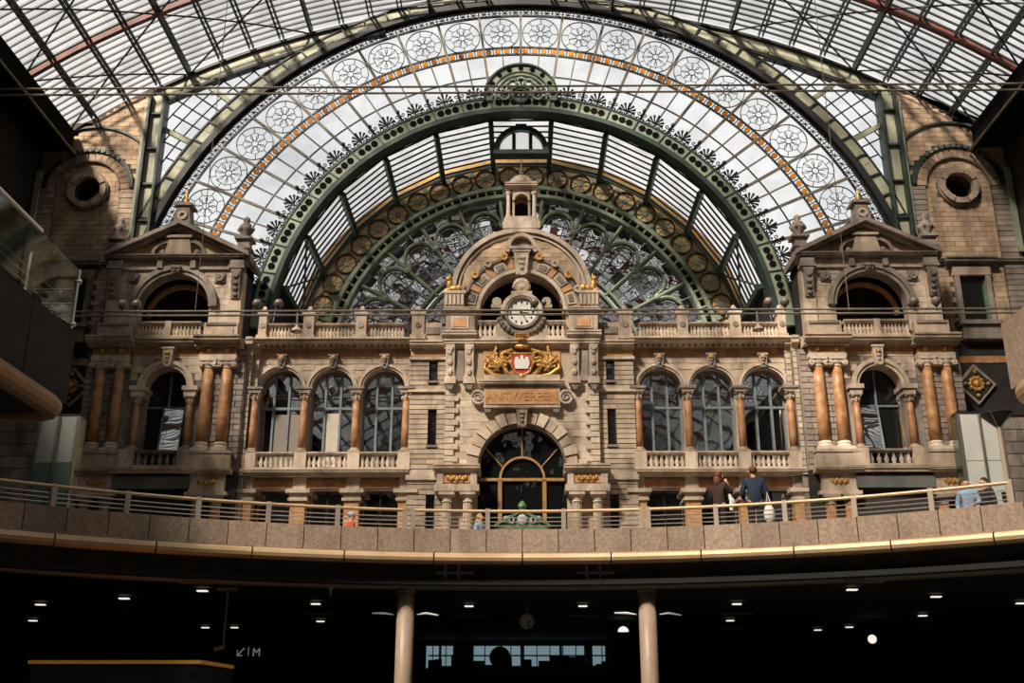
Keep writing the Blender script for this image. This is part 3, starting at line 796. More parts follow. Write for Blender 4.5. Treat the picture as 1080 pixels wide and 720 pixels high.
# ------------------------------------------------------------------ body of the stone front
zT = PZ(360)
wb = thing('wall_back', (0, YM, DECK), kind='structure', label='tall stone station front with arched windows, cornices and balustrades')
MB().box(-12.9, 12.9, YM + 1.4, YF, DECK - .2, zT - .1).build('core', 'dark_wall', wb)
MB().box(-13.4, 13.4, YM + .1, YF + .4, zT - .25, zT).build('terrace', 'stone_grey', wb)
BX = [XX(d, 430, YM) for d in (146.5, 201.5, 256.5)]         # bay centres
HB = (BX[1] - BX[0]) / 2
AR = 1.02
z_sp, z_rail, z_sill, z_fr0, z_fr1 = PZ(410), PZ(478), PZ(500), PZ(377), PZ(368)
X_in, X_out = BX[0] - HB, BX[2] + HB
winn = 7
ORD = ('nearest the clock', 'middle of the three', 'nearest the pavilion')
for s in (-1, 1):
    sd_ = SIDE[s]
    m = MB()
    for bx in BX: arch_wall(m, s * bx - HB, s * bx + HB, z_sill - .1, z_fr0, s * bx, AR, z_sp, YM, YM + .55)
    m.build('arcade_wall', 'stone', wb)
    # ashlar above the arches
    def sk(x, z, s=s):
        return any((x - s * bx) ** 2 + (z - z_sp) ** 2 < 1.30 ** 2 for bx in BX) or z < z_sp
    courses(wb, 'stone', s * X_in, s * X_out, z_sp, z_fr0, YM, .33, .62, proud=.03, gap=.02, skip=sk)
    for i, bx in enumerate(BX):
        x = s * bx
        a = MB().arc(x, z_sp, AR - .02, AR + .08, -90, 90, YM - .10, YM + .5, 20).arc(x, z_sp, AR + .08, AR + .20, -90, 90, YM - .17, YM, 20)
        a.build('archivolt', 'stone_pale', wb)
        keystone(wb, x, YM - .05, z_sp + AR - .05, z_fr0 + .12, .42, 'stone_grey', 'orange_stone')
        # window
        w = thing('window_%d' % winn, (x, YM + .5, z_sill), kind='structure', label='arched window ' + ORD[i] + ' ' + sd_ + ' of the clock, roof mirrored in its panes'); winn += 1
        y0, y1 = YM + .42, YM + .52
        zt = PZ(428)
        MB().arc(x, z_sp, AR - .1, AR, -90, 90, y0, y1, 18).build('head_frame', 'blue_frame', w)
        for xx in (-.36, .36): MB().box(x + xx - .05, x + xx + .05, y0 - .05, y1, z_sill, z_sp + sqrt(AR * AR - .36 ** 2)).build('mullion', 'blue_frame', w)
        for xx in (-AR, AR - .09): MB().box(x + xx, x + xx + .09, y0, y1, z_sill, z_sp).build('jamb', 'blue_frame', w)
        MB().box(x - AR, x + AR, y0 - .04, y1, zt - .06, zt + .06).build('transom', 'blue_frame', w)
        for a0, b0 in ((-AR, -.36), (-.36, .36), (.36, AR)):
            tl = random.uniform(-.012, .012); 
            def pn(pts, nm='pane'):
                q = MB().add([(px, YM + .50 + tl * (px - x) + tl * .6 * (pz - zt), pz) for px, pz in pts], [tuple(range(len(pts)))]).build(nm, 'room_glass', w)
            pn([(x + a0, z_sill), (x + b0, z_sill), (x + b0, zt), (x + a0, zt)])
            tl = random.uniform(-.012, .012)
            up = [(x + b0 + (a0 - b0) * k / 6, z_sp + sqrt(max(0, AR * AR - (b0 + (a0 - b0) * k / 6) ** 2))) for k in range(7)]
            pn([(x + a0, zt), (x + b0, zt)] + up)
        if s < 0 and i: MB().box(x - (.34 if i == 1 else .3), x + (.34 if i == 1 else .95), YM + .46, YM + .48, z_sill, zt - .08 - (.15 if i == 1 else .2)).build('blind', 'blind' if i == 1 else 'blind_dim', w)
        # balustrade below
        balustrade(x - HB + .28, x + HB - .28, YM - .25, PZ(497), z_rail, 8, 'stone balustrade under the arched window ' + ORD[i] + ' ' + sd_ + ' of the clock', 'balustrades under the arched windows', 'stone_pale')
    # columns and their pedestals
    names = ('beside the clock block', 'second from the clock block', 'third from the clock block', 'beside the pavilion')
    for i in range(4):
        x = s * (X_in + 2 * HB * i)
        xo = x + (s * .12 if i == 0 else (-s * .12 if i == 3 else 0))
        column(xo, YM - .22, z_rail, z_sp - .22, .185, 'composite', 'slim orange marble column of the ' + sd_ + ' arcade, ' + names[i], 'arcade columns', 'red_marble', 'stone')
        MB().box(xo - .32, xo + .32, YM - .5, YM + .3, z_sp - .22, z_sp - .12).box(xo - .38, xo + .38, YM - .55, YM + .3, z_sp - .12, z_sp).build('impost', 'stone_grey', wb)
        MB().box(xo - .28, xo + .28, YM - .46, YM + .05, PZ(497), z_rail).build('pedestal', 'stone_pale', wb)
    c_ = MB(); cornice(c_, s * (X_in - .1), s * (X_out + .3), YM - .4, PZ(503), PZ(497), .25, YM + .3); c_.build('balcony_ledge', 'stone_pale', wb)
    # marble frieze, cornice, upper parapet base
    MB().box(s * (X_in - .1), s * (X_out + .3), YM - .06, YM + .4, z_fr0, z_fr1).build('frieze', 'red_marble', wb)
    c_ = MB(); cornice(c_, s * (X_in - .3), s * (X_out + .3), YM - .02, z_fr1, PZ(360), .7, YM + .4); c_.build('cornice', 'stone_pale', wb)
    n = 26
    for k in range(n):
        x = s * (X_in + (X_out - X_in) * (k + .5) / n)
        block(wb, 'stone_grey', x - .07, x + .07, YM - .3, YM, PZ(366.5), PZ(364.5), 'dentil')
    # ground floor: marble frieze, piers, shop glass
    MB().box(s * (X_in - .1), s * (X_out + .3), YM - .02, YM + .4, PZ(517), PZ(503)).build('lower_band', 'stone_grey', wb)
    MB().box(s * X_in, s * X_out, YM - .07, YM, PZ(515), PZ(506)).build('frieze', 'red_marble', wb)
    for i in range(4):
        x = s * (X_in + 2 * HB * i)
        p = MB().box(x - .34, x + .34, YM - .3, YM + .5, DECK, PZ(529)).build('pier', 'orange_stone', wb)
        MB().box(x - .44, x + .44, YM - .4, YM + .5, PZ(529), PZ(526)).box(x - .38, x + .38, YM - .34, YM + .5, PZ(526), PZ(521)).box(x - .55, x + .55, YM - .5, YM + .5, PZ(521), PZ(517)).build('pier_capital', 'stone_pale', p)
        b = MB().box(x - .3, x + .3, YM - .14, YM, PZ(516), PZ(503)).build('frieze_block', 'stone_pale', wb)
    for i, bx in enumerate(BX):
        x = s * bx
        w = thing('window_%d' % winn, (x, YM + .4, DECK), kind='structure', label='ground floor glass front under the arched window ' + ORD[i] + ' ' + sd_ + ' of the clock'); winn += 1
        for a0, b0 in ((-.88, 0), (0, .88)):
            MB().add([(x + a0, YM + .4 + .01 * a0, DECK), (x + b0, YM + .4, DECK), (x + b0, YM + .38, PZ(517)), (x + a0, YM + .4, PZ(517))], [(0, 1, 2, 3)]).build('pane', 'room_glass', w)
        for a0 in (-.86, 0, .86): MB().box(x + a0 - .04, x + a0 + .04, YM + .3, YM + .42, DECK, PZ(517)).build('mullion', 'black_paint', w)
        MB().box(x - .88, x + .88, YM + .3, YM + .42, PZ(545), PZ(543)).build('transom', 'black_paint', w)

    # upper balustrade with posts
    ints = [(269.5, 229.5), (218.5, 176.5), (163.5, 123.5)]
    for i, (a, b) in enumerate(ints):
        balustrade(s * XX(a, 350, YM - .2), s * XX(b, 350, YM - .2), YM - .2, PZ(359.5), PZ(343), 11, 'roof-level stone balustrade on the ' + sd_ + ', ' + ('nearest the pavilion', 'middle section', 'nearest the clock gable')[i], 'roof-level balustrades', 'stone')
    for i, (a, hw) in enumerate(((273, 4), (224.5, 5.5), (169, 5.5), (109, 6.5))):
        x = s * XX(a, 350, YM - .2)
        hw_ = hw * .0455
        t = thing('parapet_post', (x, YM - .2, PZ(361)), 'stone parapet post with knob on the ' + sd_ + ', ' + ('at the pavilion corner', 'second from the pavilion', 'third from the pavilion', 'nearest the clock gable')[i], 'post', 'parapet posts')
        MB().box(x - hw_, x + hw_, YM - .5, YM + .1, PZ(361), PZ(334)).build('shaft', 'stone', t)
        MB().box(x - hw_ - .07, x + hw_ + .07, YM - .57, YM + .17, PZ(361), PZ(356)).build('base', 'stone', t)
        MB().box(x - hw_ - .07, x + hw_ + .07, YM - .57, YM + .17, PZ(334.5), PZ(332)).prism([(x - hw_, PZ(332)), (x + hw_, PZ(332)), (x + .08, PZ(328.5)), (x - .08, PZ(328.5))], YM - .45, YM + .05).build('cap', 'stone_pale', t)
        MB().ell(x, YM - .2, PZ(327), .12, .12, .15).build('knob', 'stone_pale', t)
        MB().cyl(x, PZ(346), .14, YM - .54, YM - .48, 10).build('rosette', 'stone_grey', t)
    # blank carved panel next to the clock gable
    a, b = XX(102.5, 350, YM - .2), XX(84, 350, YM - .2)
    pm = MB().box(s * a, s * b, YM - .4, YM + .1, PZ(361), PZ(343)).build('parapet_panel', 'stone', wb)
    MB().box(s * (a - .1), s * (b + .1), YM - .46, YM - .38, PZ(355), PZ(348)).build('carved_panel', 'stone_grey', pm)
    a2, b2 = XX(163, 350, YM), XX(84, 350, YM)
    MB().box(s * a2, s * b2, YM - .3, YM + .2, PZ(361.5), PZ(359)).build('parapet_base', 'stone', wb)

# ------------------------------------------------------------------ centre block
cb = thing('clock_block', (0, YC, DECK), 'projecting stone centre block with arched doorway, scroll consoles and round-headed clock gable', 'building')
CZ_ = lambda y: ZZ(y, YC)
CX_ = lambda d, y: XX(d, y, YC)
xe = CX_(119.5, 430)                    # outer edge of the slit window strip
xi = CX_(81, 430)                       # inner edge, where the toothed corner starts
xq = CX_(70, 430)
z_spd = CZ_(492); DR = CX_(47, 480); DRO = CX_(60, 480)
# shells
m = MB(); arch_wall(m, -xi, xi, DECK, CZ_(405), 0, DR, z_spd, YC, YC + .9, 20); m.build('door_wall', 'stone', cb)
MB().box(-xi, xi, YC, YC + .9, CZ_(405), CZ_(361)).build('upper_wall', 'stone', cb)
def skd(x, z): return x * x + (z - z_spd) ** 2 < (DRO + .05) ** 2 or z < z_spd
courses(cb, 'stone_pale', -xi + .5, xi - .5, z_spd, CZ_(414), YC, .36, .8, .025, .018, skd)
for s in (-1, 1):
    sd_ = SIDE[s]
    # strip with slit windows, horizontal rustication
    slits = [(CZ_(400), CZ_(379)), (CZ_(468), CZ_(431)), (DECK + .5, CZ_(521))]
    sx0, sx1 = CX_(99, 430), CX_(90.5, 430)
    if True:
        m = MB(); ys = YC + .25
        m.box(s * xi, s * sx1, ys, ys + .6, DECK, CZ_(361)); m.box(s * sx0, s * xe, ys, ys + .6, DECK, CZ_(361))
        zs = [DECK] + [v for a, b in sorted(slits) for v in (a, b)] + [CZ_(361)]
        for a, b in zip(zs[::2], zs[1::2]): m.box(s * sx1, s * sx0, ys, ys + .6, a, b)
        m.build('strip_wall', 'mortar', cb)
        def sks(x, z): return sx1 - .05 < abs(x) < sx0 + .05 and any(a - .1 < z < b + .1 for a, b in slits)
        zr = [DECK, CZ_(513), CZ_(497), CZ_(411), CZ_(378), CZ_(372)]
        z = DECK; h = .235
        bands = [(CZ_(505), CZ_(497)), (CZ_(412), CZ_(409)), (CZ_(378), CZ_(375))]
        while z < CZ_(373):
            zb = min(z + h, CZ_(373))
            for a, b in ((xi, sx1 - .02), (sx1 - .02, sx0 + .02), (sx0 + .02, xe)):
                if sks(s * (a + b) / 2, (z + zb) / 2) : continue
                block(cb, 'stone', s * a, s * b, ys - .06, ys + .05, z + .02, zb - .02)
            z += h
        for a, b in bands: block(cb, 'stone_pale', s * (xi - .05), s * (xe + .06), ys - .16, ys + .1, a, b, 'string_course')
        for i, (a, b) in enumerate(slits):
            w = thing('window_%d' % winn, (s * (sx0 + sx1) / 2, ys + .2, a), kind='structure', label=('small top', 'tall middle', 'ground floor')[i] + ' slit window in the strip ' + sd_ + ' of the clock'); winn += 1
            MB().add([(s * sx1, ys + .22, a), (s * sx0, ys + .22, a), (s * sx0, ys + .2, b), (s * sx1, ys + .2, b)], [(0, 1, 2, 3)]).build('pane', 'room_glass', w)
            MB().box(s * sx1, s * (sx1 + .05), ys + .1, ys + .24, a, b).box(s * sx0, s * (sx0 - .05), ys + .1, ys + .24, a, b).box(s * sx1, s * sx0, ys + .1, ys + .24, b - .06, b).build('frame', 'black_paint', w)
            MB().box(s * (sx1 - .08), s * (sx0 + .08), ys - .12, ys + .1, a - .1, a).build('sill', 'stone_grey', w)
    # toothed corner stones
    z = CZ_(494); k = 0
    while z < CZ_(414):
        wq = .62 if k % 2 else .42
        block(cb, 'stone_pale', s * xi, s * (xi - wq), YC - .14, YC + .05, z + .03, z + .27, 'quoin'); z += .285; k += 1
    # entablature and columns beside the door
    a, b = CX_(92, 500), CX_(43.5, 500)
    c_ = MB(); cornice(c_, s * a, s * b, YC - .75, CZ_(502), CZ_(494), .3, YC + .3); c_.build('door_cornice', 'stone_pale', cb)
    MB().box(s * (a - .15), s * (b + .15), YC - .7, YC + .3, CZ_(514), CZ_(502)).build('door_frieze', 'stone_pale', cb)
    f = MB().box(s * (a - .3), s * (b + .3), YC - .74, YC - .68, CZ_(512), CZ_(504)).build('frieze_panel', 'orange_stone', cb)
    q = MB(); xm = (a + b) / 2
    for t in range(-3, 4): q.ell(s * xm + t * .13, YC - .78, CZ_(508) + (.05 if t % 2 else -.03), .09, .06, .12, 6, 4)
    q.build('gilded_relief', 'gold', f)
    for t in (-.75, .75): block(cb, 'stone_pale', s * xm + t - .14, s * xm + t + .14, YC - .8, YC - .6, CZ_(514), CZ_(502), 'frieze_block')
    MB().box(s * (a - .05), s * (b + .05), YC - .8, YC + .3, CZ_(521), CZ_(514)).build('architrave', 'stone_pale', cb)
    for i, d in enumerate((79, 57)):
        column(s * CX_(d, 530), YC - .42, DECK, CZ_(521), .25, 'doric', 'fluted stone column by the arched doorway, ' + ('outer' if i == 0 else 'inner') + ' of the ' + sd_ + ' pair', 'doorway columns', 'stone', 'stone_pale')
    # scroll consoles below the clock gable
    for d in (75.5, 55.5):
        console(cb, s * CX_(d, 390), YC - .02, CZ_(410), CZ_(358), .5, 'stone_pale')
        block(cb, 'stone_pale', s * CX_(d + 6, 405), s * CX_(d - 6, 405), YC - .35, YC + .05, CZ_(406), CZ_(399), 'console_foot')
        MB().prism([(s * CX_(d, 405) - .22, CZ_(406)), (s * CX_(d, 405) + .22, CZ_(406)), (s * CX_(d, 405) + .08, CZ_(412)), (s * CX_(d, 405) - .08, CZ_(412))], YC - .3, YC).build('console_drop', 'stone_grey', cb)
    block(cb, 'stone_grey', s * CX_(70, 385), s * CX_(61, 385), YC - .1, YC + .05, CZ_(402), CZ_(370), 'carved_panel')
    # pedestals carrying the gilded beasts
    a, b = CX_(83, 342), CX_(46.5, 342)
    c_ = MB(); cornice(c_, s * a, s * b, YC - .3, CZ_(360), CZ_(352), .25, YC + .5); c_.build('pier_base', 'stone_pale', cb)
    p = MB().box(s * (a - .15), s * (b + .12), YC - .35, YC + .6, CZ_(352), CZ_(333)).build('pier', 'stone', cb)
    MB().box(s * (a - .4), s * (b + .4), YC - .40, YC - .33, CZ_(349), CZ_(336)).build('panel_frame', 'stone_pale', p)
    MB().box(s * (a - .52), s * (b + .52), YC - .43, YC - .36, CZ_(347), CZ_(338)).build('marble_panel', 'orange_stone', p)
    c_ = MB(); cornice(c_, s * (a - .02), s * (b + .05), YC - .35, CZ_(333), CZ_(327.5), .18, YC + .6); c_.build('pier_cap', 'stone_pale', cb)
    a2, b2 = CX_(81, 318), CX_(60, 318)
    p = MB().box(s * a2, s * b2, YC - .35, YC + .5, CZ_(327.5), CZ_(311)).build('scroll_block', 'stone', cb)
    for k in range(5):
        x = s * (b2 + (a2 - b2) * (k + .5) / 5); MB().box(x - .06, x + .06, YC - .42, YC - .3, CZ_(324), CZ_(313)).build('flute', 'stone_pale', p)
    MB().box(s * (a2 + .06), s * (b2 - .06), YC - .42, YC + .55, CZ_(312), CZ_(309.5)).build('block_cap', 'stone_pale', cb)
    # gilded beast
    lx, lz = s * (a2 + b2) / 2, CZ_(309.5)
    q = MB().ell(lx, YC, lz + .22, .42, .22, .2).ell(lx + s * .26, YC, lz + .42, .17, .2, .32).ell(lx + s * .30, YC - .03, lz + .74, .17, .17, .17)
    q.ell(lx + s * .42, YC - .04, lz + .70, .1, .09, .08).ell(lx + s * .36, YC - .1, lz + .12, .2, .08, .1).ell(lx + s * .36, YC + .1, lz + .12, .2, .08, .1).ell(lx - s * .22, YC, lz + .26, .22, .24, .22)
    q.ell(lx + s * .22, YC - .1, lz + .9, .05, .04, .08).ell(lx + s * .22, YC + .1, lz + .9, .05, .04, .08).tube([(lx - s * .4, YC, lz + .2), (lx - s * .52, YC, lz + .36), (lx - s * .44, YC, lz + .52), (lx - s * .5, YC, lz + .6)], .05, 6)
    b_ = q.build('beast_statue', 'gold', label='small gilded crouching beast on the ' + sd_ + ' pier beside the clock arch', cat='statue', group='gilded beasts')
    md_ = b_.modifiers.new('unite', 'REMESH'); md_.mode = 'VOXEL'; md_.voxel_size = .035

# door arch stones
for k in range(15):
    t0, t1 = -90 + 12 * k + .8, -90 + 12 * (k + 1) - .8
    if k == 7: continue
    big = k % 2
    MB().arc(0, z_spd, DR - .02, DRO - (.0 if big else .07), t0, t1, YC - (.22 if big else .15), YC + .3, 4).build('voussoir', 'stone_pale' if big else 'stone', cb)
MB().arc(0, z_spd, DR - .1, DR, -90, 90, YC - .05, YC + .5, 24).build('arch_edge', 'stone_grey', cb)
keystone(cb, 0, YC - .2, CZ_(452), CZ_(431), .55, 'stone')
dr = thing('door_1', (0, YC + .6, DECK), kind='structure', label='dark arched glass doorway with ochre fan frame')
yd = YC + .5
rf = CX_(23.5, 495)
MB().arc(0, CZ_(503), rf - .05, rf + .05, -90, 90, yd - .08, yd + .06, 20).build('fan_ring', 'wood_ochre', dr)
MB().box(-DR, DR, yd - .1, yd + .06, CZ_(505), CZ_(502)).build('transom', 'wood_ochre', dr)
for x in (-rf, rf): MB().box(x - .09, x + .09, yd - .1, yd + .06, DECK, CZ_(504)).build('mullion', 'wood_ochre', dr)
for t in (-58, 0, 58):
    a = radians(t)
    MB().tube([(rf * sin(a), yd, CZ_(503) + rf * cos(a)), ((DR) * sin(a), yd, z_spd + (DR - .08) * cos(a))], .035, 5).build('fan_spoke', 'wood_ochre', dr)
n = 20
MB().add([(-DR, yd + .05, CZ_(504)), (DR, yd + .05, CZ_(504))] + [(DR * cos(pi * i / n), yd + .05, z_spd + DR * sin(pi * i / n)) for i in range(n + 1)], [tuple(range(n + 3))]).build('fan_pane', 'door_glass', dr)
for a, b in ((-DR, -rf), (-rf, 0), (0, rf), (rf, DR)):
    MB().add([(a, yd + .05, DECK), (b, yd + .05, DECK), (b, yd + .05 + .02 * a, CZ_(504)), (a, yd + .05, CZ_(504))], [(0, 1, 2, 3)]).build('pane', 'door_glass', dr)

# name tablet
tb = thing('name_tablet', (0, YC - .2, CZ_(434)), 'scrolled stone tablet with carved name ANTWERPEN over the doorway arch', 'sign')
xa, xb = CX_(38, 420), CX_(46, 420)
MB().box(-xa - .08, xa + .08, YC - .3, YC, CZ_(430), CZ_(410)).build('frame', 'stone_pale', tb)
MB().box(-xa, xa, YC - .34, YC - .28, CZ_(428), CZ_(412.5)).build('panel', 'orange_stone', tb)
c_ = MB(); cornice(c_, -xb + .05, xb - .05, YC - .2, CZ_(410), CZ_(404), .35, YC); c_.build('cornice', 'stone_pale', tb)
for k in range(30):
    x = -xa + 2 * xa * (k + .5) / 30; block(tb, 'stone_grey', x - .035, x + .035, YC - .36, YC - .25, CZ_(410.5), CZ_(409), 'dentil')
for s in (-1, 1):
    MB().cyl(s * xb, CZ_(420), .34, YC - .32, YC, 16).build('scroll', 'stone_pale', tb)
    MB().tube(spiral(s * xb, YC - .34, CZ_(420), .28, 1.6, s), .04, 5).build('scroll_carving', 'stone_grey', tb)
    MB().box(s * (xa - .25), s * (xa + .05), YC - .3, YC, CZ_(436), CZ_(430)).build('bracket', 'stone_grey', tb)
MB().box(-xa - .1, xa + .1, YC - .34, YC, CZ_(431.5), CZ_(429.5)).build('sill', 'stone_pale', tb)
def text(s, loc, size, m, parent, name, ext=.012, rot=(pi / 2, 0, 0)):
    cu = bpy.data.curves.new(name, 'FONT'); cu.body = s; cu.size = size; cu.extrude = ext; cu.align_x = 'CENTER'; cu.align_y = 'CENTER'
    cu.materials.append(MATS[m])
    tmp = bpy.data.objects.new(name, cu); C.objects.link(tmp)
    me = bpy.data.meshes.new_from_object(tmp.evaluated_get(bpy.context.evaluated_depsgraph_get()))
    bpy.data.objects.remove(tmp); bpy.data.curves.remove(cu)
    o = bpy.data.objects.new(name, me); C.objects.link(o); p = wl(parent); o.parent = parent
    o.location = (loc[0] - p[0], loc[1] - p[1], loc[2] - p[2]); o.rotation_euler = rot
    return o
text('ANTWERPEN', (0, YC - .345, CZ_(420.5)), .56, 'wood_ochre', tb, 'lettering', .02)

# coat of arms
ca = thing('coat_of_arms', (0, YC - .15, CZ_(402)), 'gilded coat of arms with crown, scrolls and white castle shield over the name tablet', 'coat of arms')
yy = YC - .2; z0 = CZ_(385); u = .0445
MB().box(-CX_(41, 390), CX_(41, 390), YC - .06, YC + .02, CZ_(401), CZ_(362)).build('marble_ground', 'orange_stone', ca)
MB().box(-CX_(40, 400), CX_(40, 400), YC - .3, YC, CZ_(405), CZ_(397)).build('ledge', 'stone_pale', ca)
sh = [(-.40, .42), (.40, .42), (.46, 0), (.3, -.38), (0, -.55), (-.3, -.38), (-.46, 0)]
s_ = MB().prism([(x * 1.05, z0 + z * 1.05) for x, z in sh], yy - .1, yy).build('shield', 'shield_red', ca)
cst = [(-.3, -.28), (.3, -.28), (.36, .0), (.3, .3), (.16, .3), (.16, .2), (.07, .2), (.07, .38), (-.07, .38), (-.07, .2), (-.16, .2), (-.16, .3), (-.3, .3), (-.36, 0)]
MB().prism([(x, z0 + z) for x, z in cst], yy - .16, yy - .08).build('castle', 'shield_white', s_)
q = MB()
q.tube([(x * 1.15, yy - .08, z0 + z * 1.12) for x, z in sh], .06, 6, True); q.build('shield_rim', 'gold', s_)
crn = thing('crown', (0, yy, CZ_(362)), parent=ca)
MB().lathe(0, yy, CZ_(362), [(.30, 0), (.33, .04), (.29, .1), (.33, .2), (.36, .24)], 14).build('crown_band', 'gold', crn)
for k in range(-3, 4): MB().lathe(k * .1, yy - .15, CZ_(362) + .22, [(.04, 0), (.03, .08), (.05, .13), (.01, .2)], 6).build('crown_point', 'gold', crn)
MB().ell(0, yy, CZ_(367), .4, .16, .14).build('crown_cushion', 'gold', ca)
for s in (-1, 1):
    MB().tube(spiral(s * .70, yy - .05, z0 + .35, .34, 1.5, s, pi), .08, 6).build('scroll', 'gold', ca)
    MB().tube([(s * .45, yy, z0 + .7), (s * .85, yy, z0 + .55), (s * .95, yy, z0 + .05), (s * .7, yy, z0 - .45), (s * .3, yy, z0 - .65)], [.08, .12, .14, .12, .06], 7).build('scroll_arm', 'gold', ca)
    for k in range(9):                                  # branches of gilded leaves
        a = radians(20 + 17 * k); L = .5 + .35 * ((k * 7) % 5) / 5
        bx, bz = s * (1.05 + .03 * k), z0 - .35
        pts = [(bx, yy, bz), (bx + s * L * .5 * cos(a), yy - .06, bz + .55 * L * sin(a) + .1), (bx + s * L * cos(a), yy - .05, bz + L * 1.15 * sin(a))]
        MB().tube(pts, [.05, .08, .03], 6).ell(pts[-1][0], yy - .05, pts[-1][2], .1, .06, .09, 6, 4).build('leaf', 'gold', ca)
    MB().tube([(s * .2, yy, z0 - .75), (s * .7, yy, z0 - .68), (s * 1.3, yy, z0 - .55), (s * 1.75, yy, z0 - .2), (s * 1.7, yy, z0 + .2)], [.07, .1, .12, .1, .05], 7).build('ribbon', 'gold', ca)
    MB().tube([(s * 1.2, yy, z0 - .3), (s * 1.35, yy, z0 + .3), (s * 1.2, yy, z0 + .8), (s * 1.28, yy, z0 + .98)], [.06, .1, .08, .04], 6).build('torch', 'gold', ca)
MB().ell(0, yy - .05, CZ_(398), .22, .1, .16).build('drop', 'gold', ca)

# round-headed gable with clock arch
z_ca = CZ_(328); RI, RA, RG = CX_(46.5, 315), CX_(60.5, 315), CX_(73, 315)
m = MB(); arch_wall(m, -RA - .05, RA + .05, CZ_(360), z_ca + RI + .35, 0, RI, z_ca, YC + .15, YC + 1.2, 20); m.build('clock_wall', 'stone', cb)
zg = CZ_(242) - RG
n = 28
m = MB()
m.arc(0, zg, RI * .9, RG, -104, 104, YC + .2, YC + 1.2, n); m.build('round_gable', 'brick_yellow', cb)
MB().arc(0, zg, RG - .12, RG + .1, -100, 100, YC - .02, YC + 1.3, n).build('gable_edge', 'stone_pale', cb)
MB().arc(0, zg, RG - .30, RG - .2, -96, 96, YC + .1, YC + .3, n).build('gable_moulding', 'stone_pale', cb)
for j in range(6):                                      # brick courses of the gable field
    z = z_ca + RA - .3 + .22 * j
    for s in (-1, 1):
        xo = sqrt(max(0, (RG - .32) ** 2 - (z - zg) ** 2)); xn = sqrt(max(0, (RA + .1) ** 2 - (z - z_ca) ** 2)) if abs(z - z_ca) < RA + .1 else .95
        for k in range(int((xo - xn) / .5)):
            x0 = xn + .5 * k + (.2 if j % 2 else 0); block(cb, 'brick_yellow', s * x0, s * min(x0 + .48, xo), YC + .17, YC + .24, z, z + .2, 'brick')
MB().arc(0, z_ca, RI, RA, -90, 90, YC - .02, YC + .4, 28).build('archivolt', 'stone', cb)
MB().arc(0, z_ca, RA, RA + .12, -90, 90, YC - .1, YC + .4, 28).build('hood_mould', 'stone_grey', cb)
MB().arc(0, z_ca, RI - .12, RI + .05, -90, 90, YC - .08, YC + 1.1, 28).build('arch_soffit', 'stone_pale', cb)
for k in range(-3, 4):
    if k == 0: continue
    t = k * 25.0
    o = MB().arc(0, z_ca, RI + .12, RA - .1, t - 7, t + 7, YC - .08, YC, 6).build('arch_panel', 'stone_pale', cb)
    MB().arc(0, z_ca, RI + .2, RA - .2, t - 4.5, t + 4.5, YC - .12, YC - .06, 5).build('carving', 'stone_grey', o)
    MB().arc(0, z_ca, RI + .08, RA - .04, t + 9.5, t + 15.5, YC - .07, YC, 4).build('orange_block', 'orange_stone', cb)
for k in range(-5, 6):
    if abs(k) < 1: continue
    t = k * 17.0
    x, z = (RA + .14) * sin(radians(t)), z_ca + (RA + .14) * cos(radians(t))
    MB().arc(x, z, .08, .19, 0, 360, YC - .22, YC, 12).build('rosette', 'gold' if k % 2 else 'stone_pale', cb)
    MB().ell(x, YC - .12, z, .09, .08, .09).build('rosette_boss', 'gold' if k % 2 else 'stone_grey', cb)
keystone(cb, 0, YC - .1, z_ca + RI - .35, z_ca + RA + .3, .75, 'stone_pale')
MB().arc(0, z_ca + RA + .52, .52, .70, -90, 90, YC - .3, YC + .2, 14).box(-.72, .72, YC - .32, YC + .2, z_ca + RA + .38, z_ca + RA + .52).build('lunette_hood', 'stone_pale', cb)
MB().arc(0, z_ca + RA + .5, .01, .54, -90, 90, YC - .05, YC + .2, 14).build('lunette', 'stone_grey', cb)
for x in (-.66, .66): MB().cyl(x, z_ca + RA + .34, .12, YC - .3, YC + .2, 10).build('scroll', 'stone_pale', cb)
MB().box(-RI - .3, RI + .3, YC + 3.2, YC + 3.3, CZ_(360), z_ca + RI + .4).build('rear_wall', 'dark_wall', cb)
MB().box(-RI - .3, -RI, YC + 1.2, YC + 3.2, CZ_(360), z_ca + RI + .4).box(RI, RI + .3, YC + 1.2, YC + 3.2, CZ_(360), z_ca + RI + .4).box(-RI - .3, RI + .3, YC + 1.2, YC + 3.2, z_ca + RI + .2, z_ca + RI + .4).build('rear_shell', 'dark_wall', cb)
MB().box(-RI, RI, YC - .2, YC + .6, CZ_(362), CZ_(358)).build('clock_ledge', 'stone_pale', cb)
c_ = MB(); cornice(c_, -xi - .1, xi + .1, YC - .05, CZ_(368), CZ_(360), .35, YC + .5); c_.build('cornice', 'stone_pale', cb)
for s in (-1, 1):
    c_ = MB(); cornice(c_, s * xi, s * (xe + .05), YC + .2, CZ_(368), CZ_(360), .45, YC + .8); c_.build('cornice', 'stone_pale', cb)
    MB().box(s * xi, s * xe, YC + .17, YC + .3, CZ_(374), CZ_(368)).build('frieze', 'orange_stone', cb)
    balustrade(s * CX_(46, 347), s * CX_(25.5, 347), YC, CZ_(358), CZ_(339), 4, 'short stone balustrade just ' + SIDE[s] + ' of the clock', 'clock balustrades', 'stone_pale')

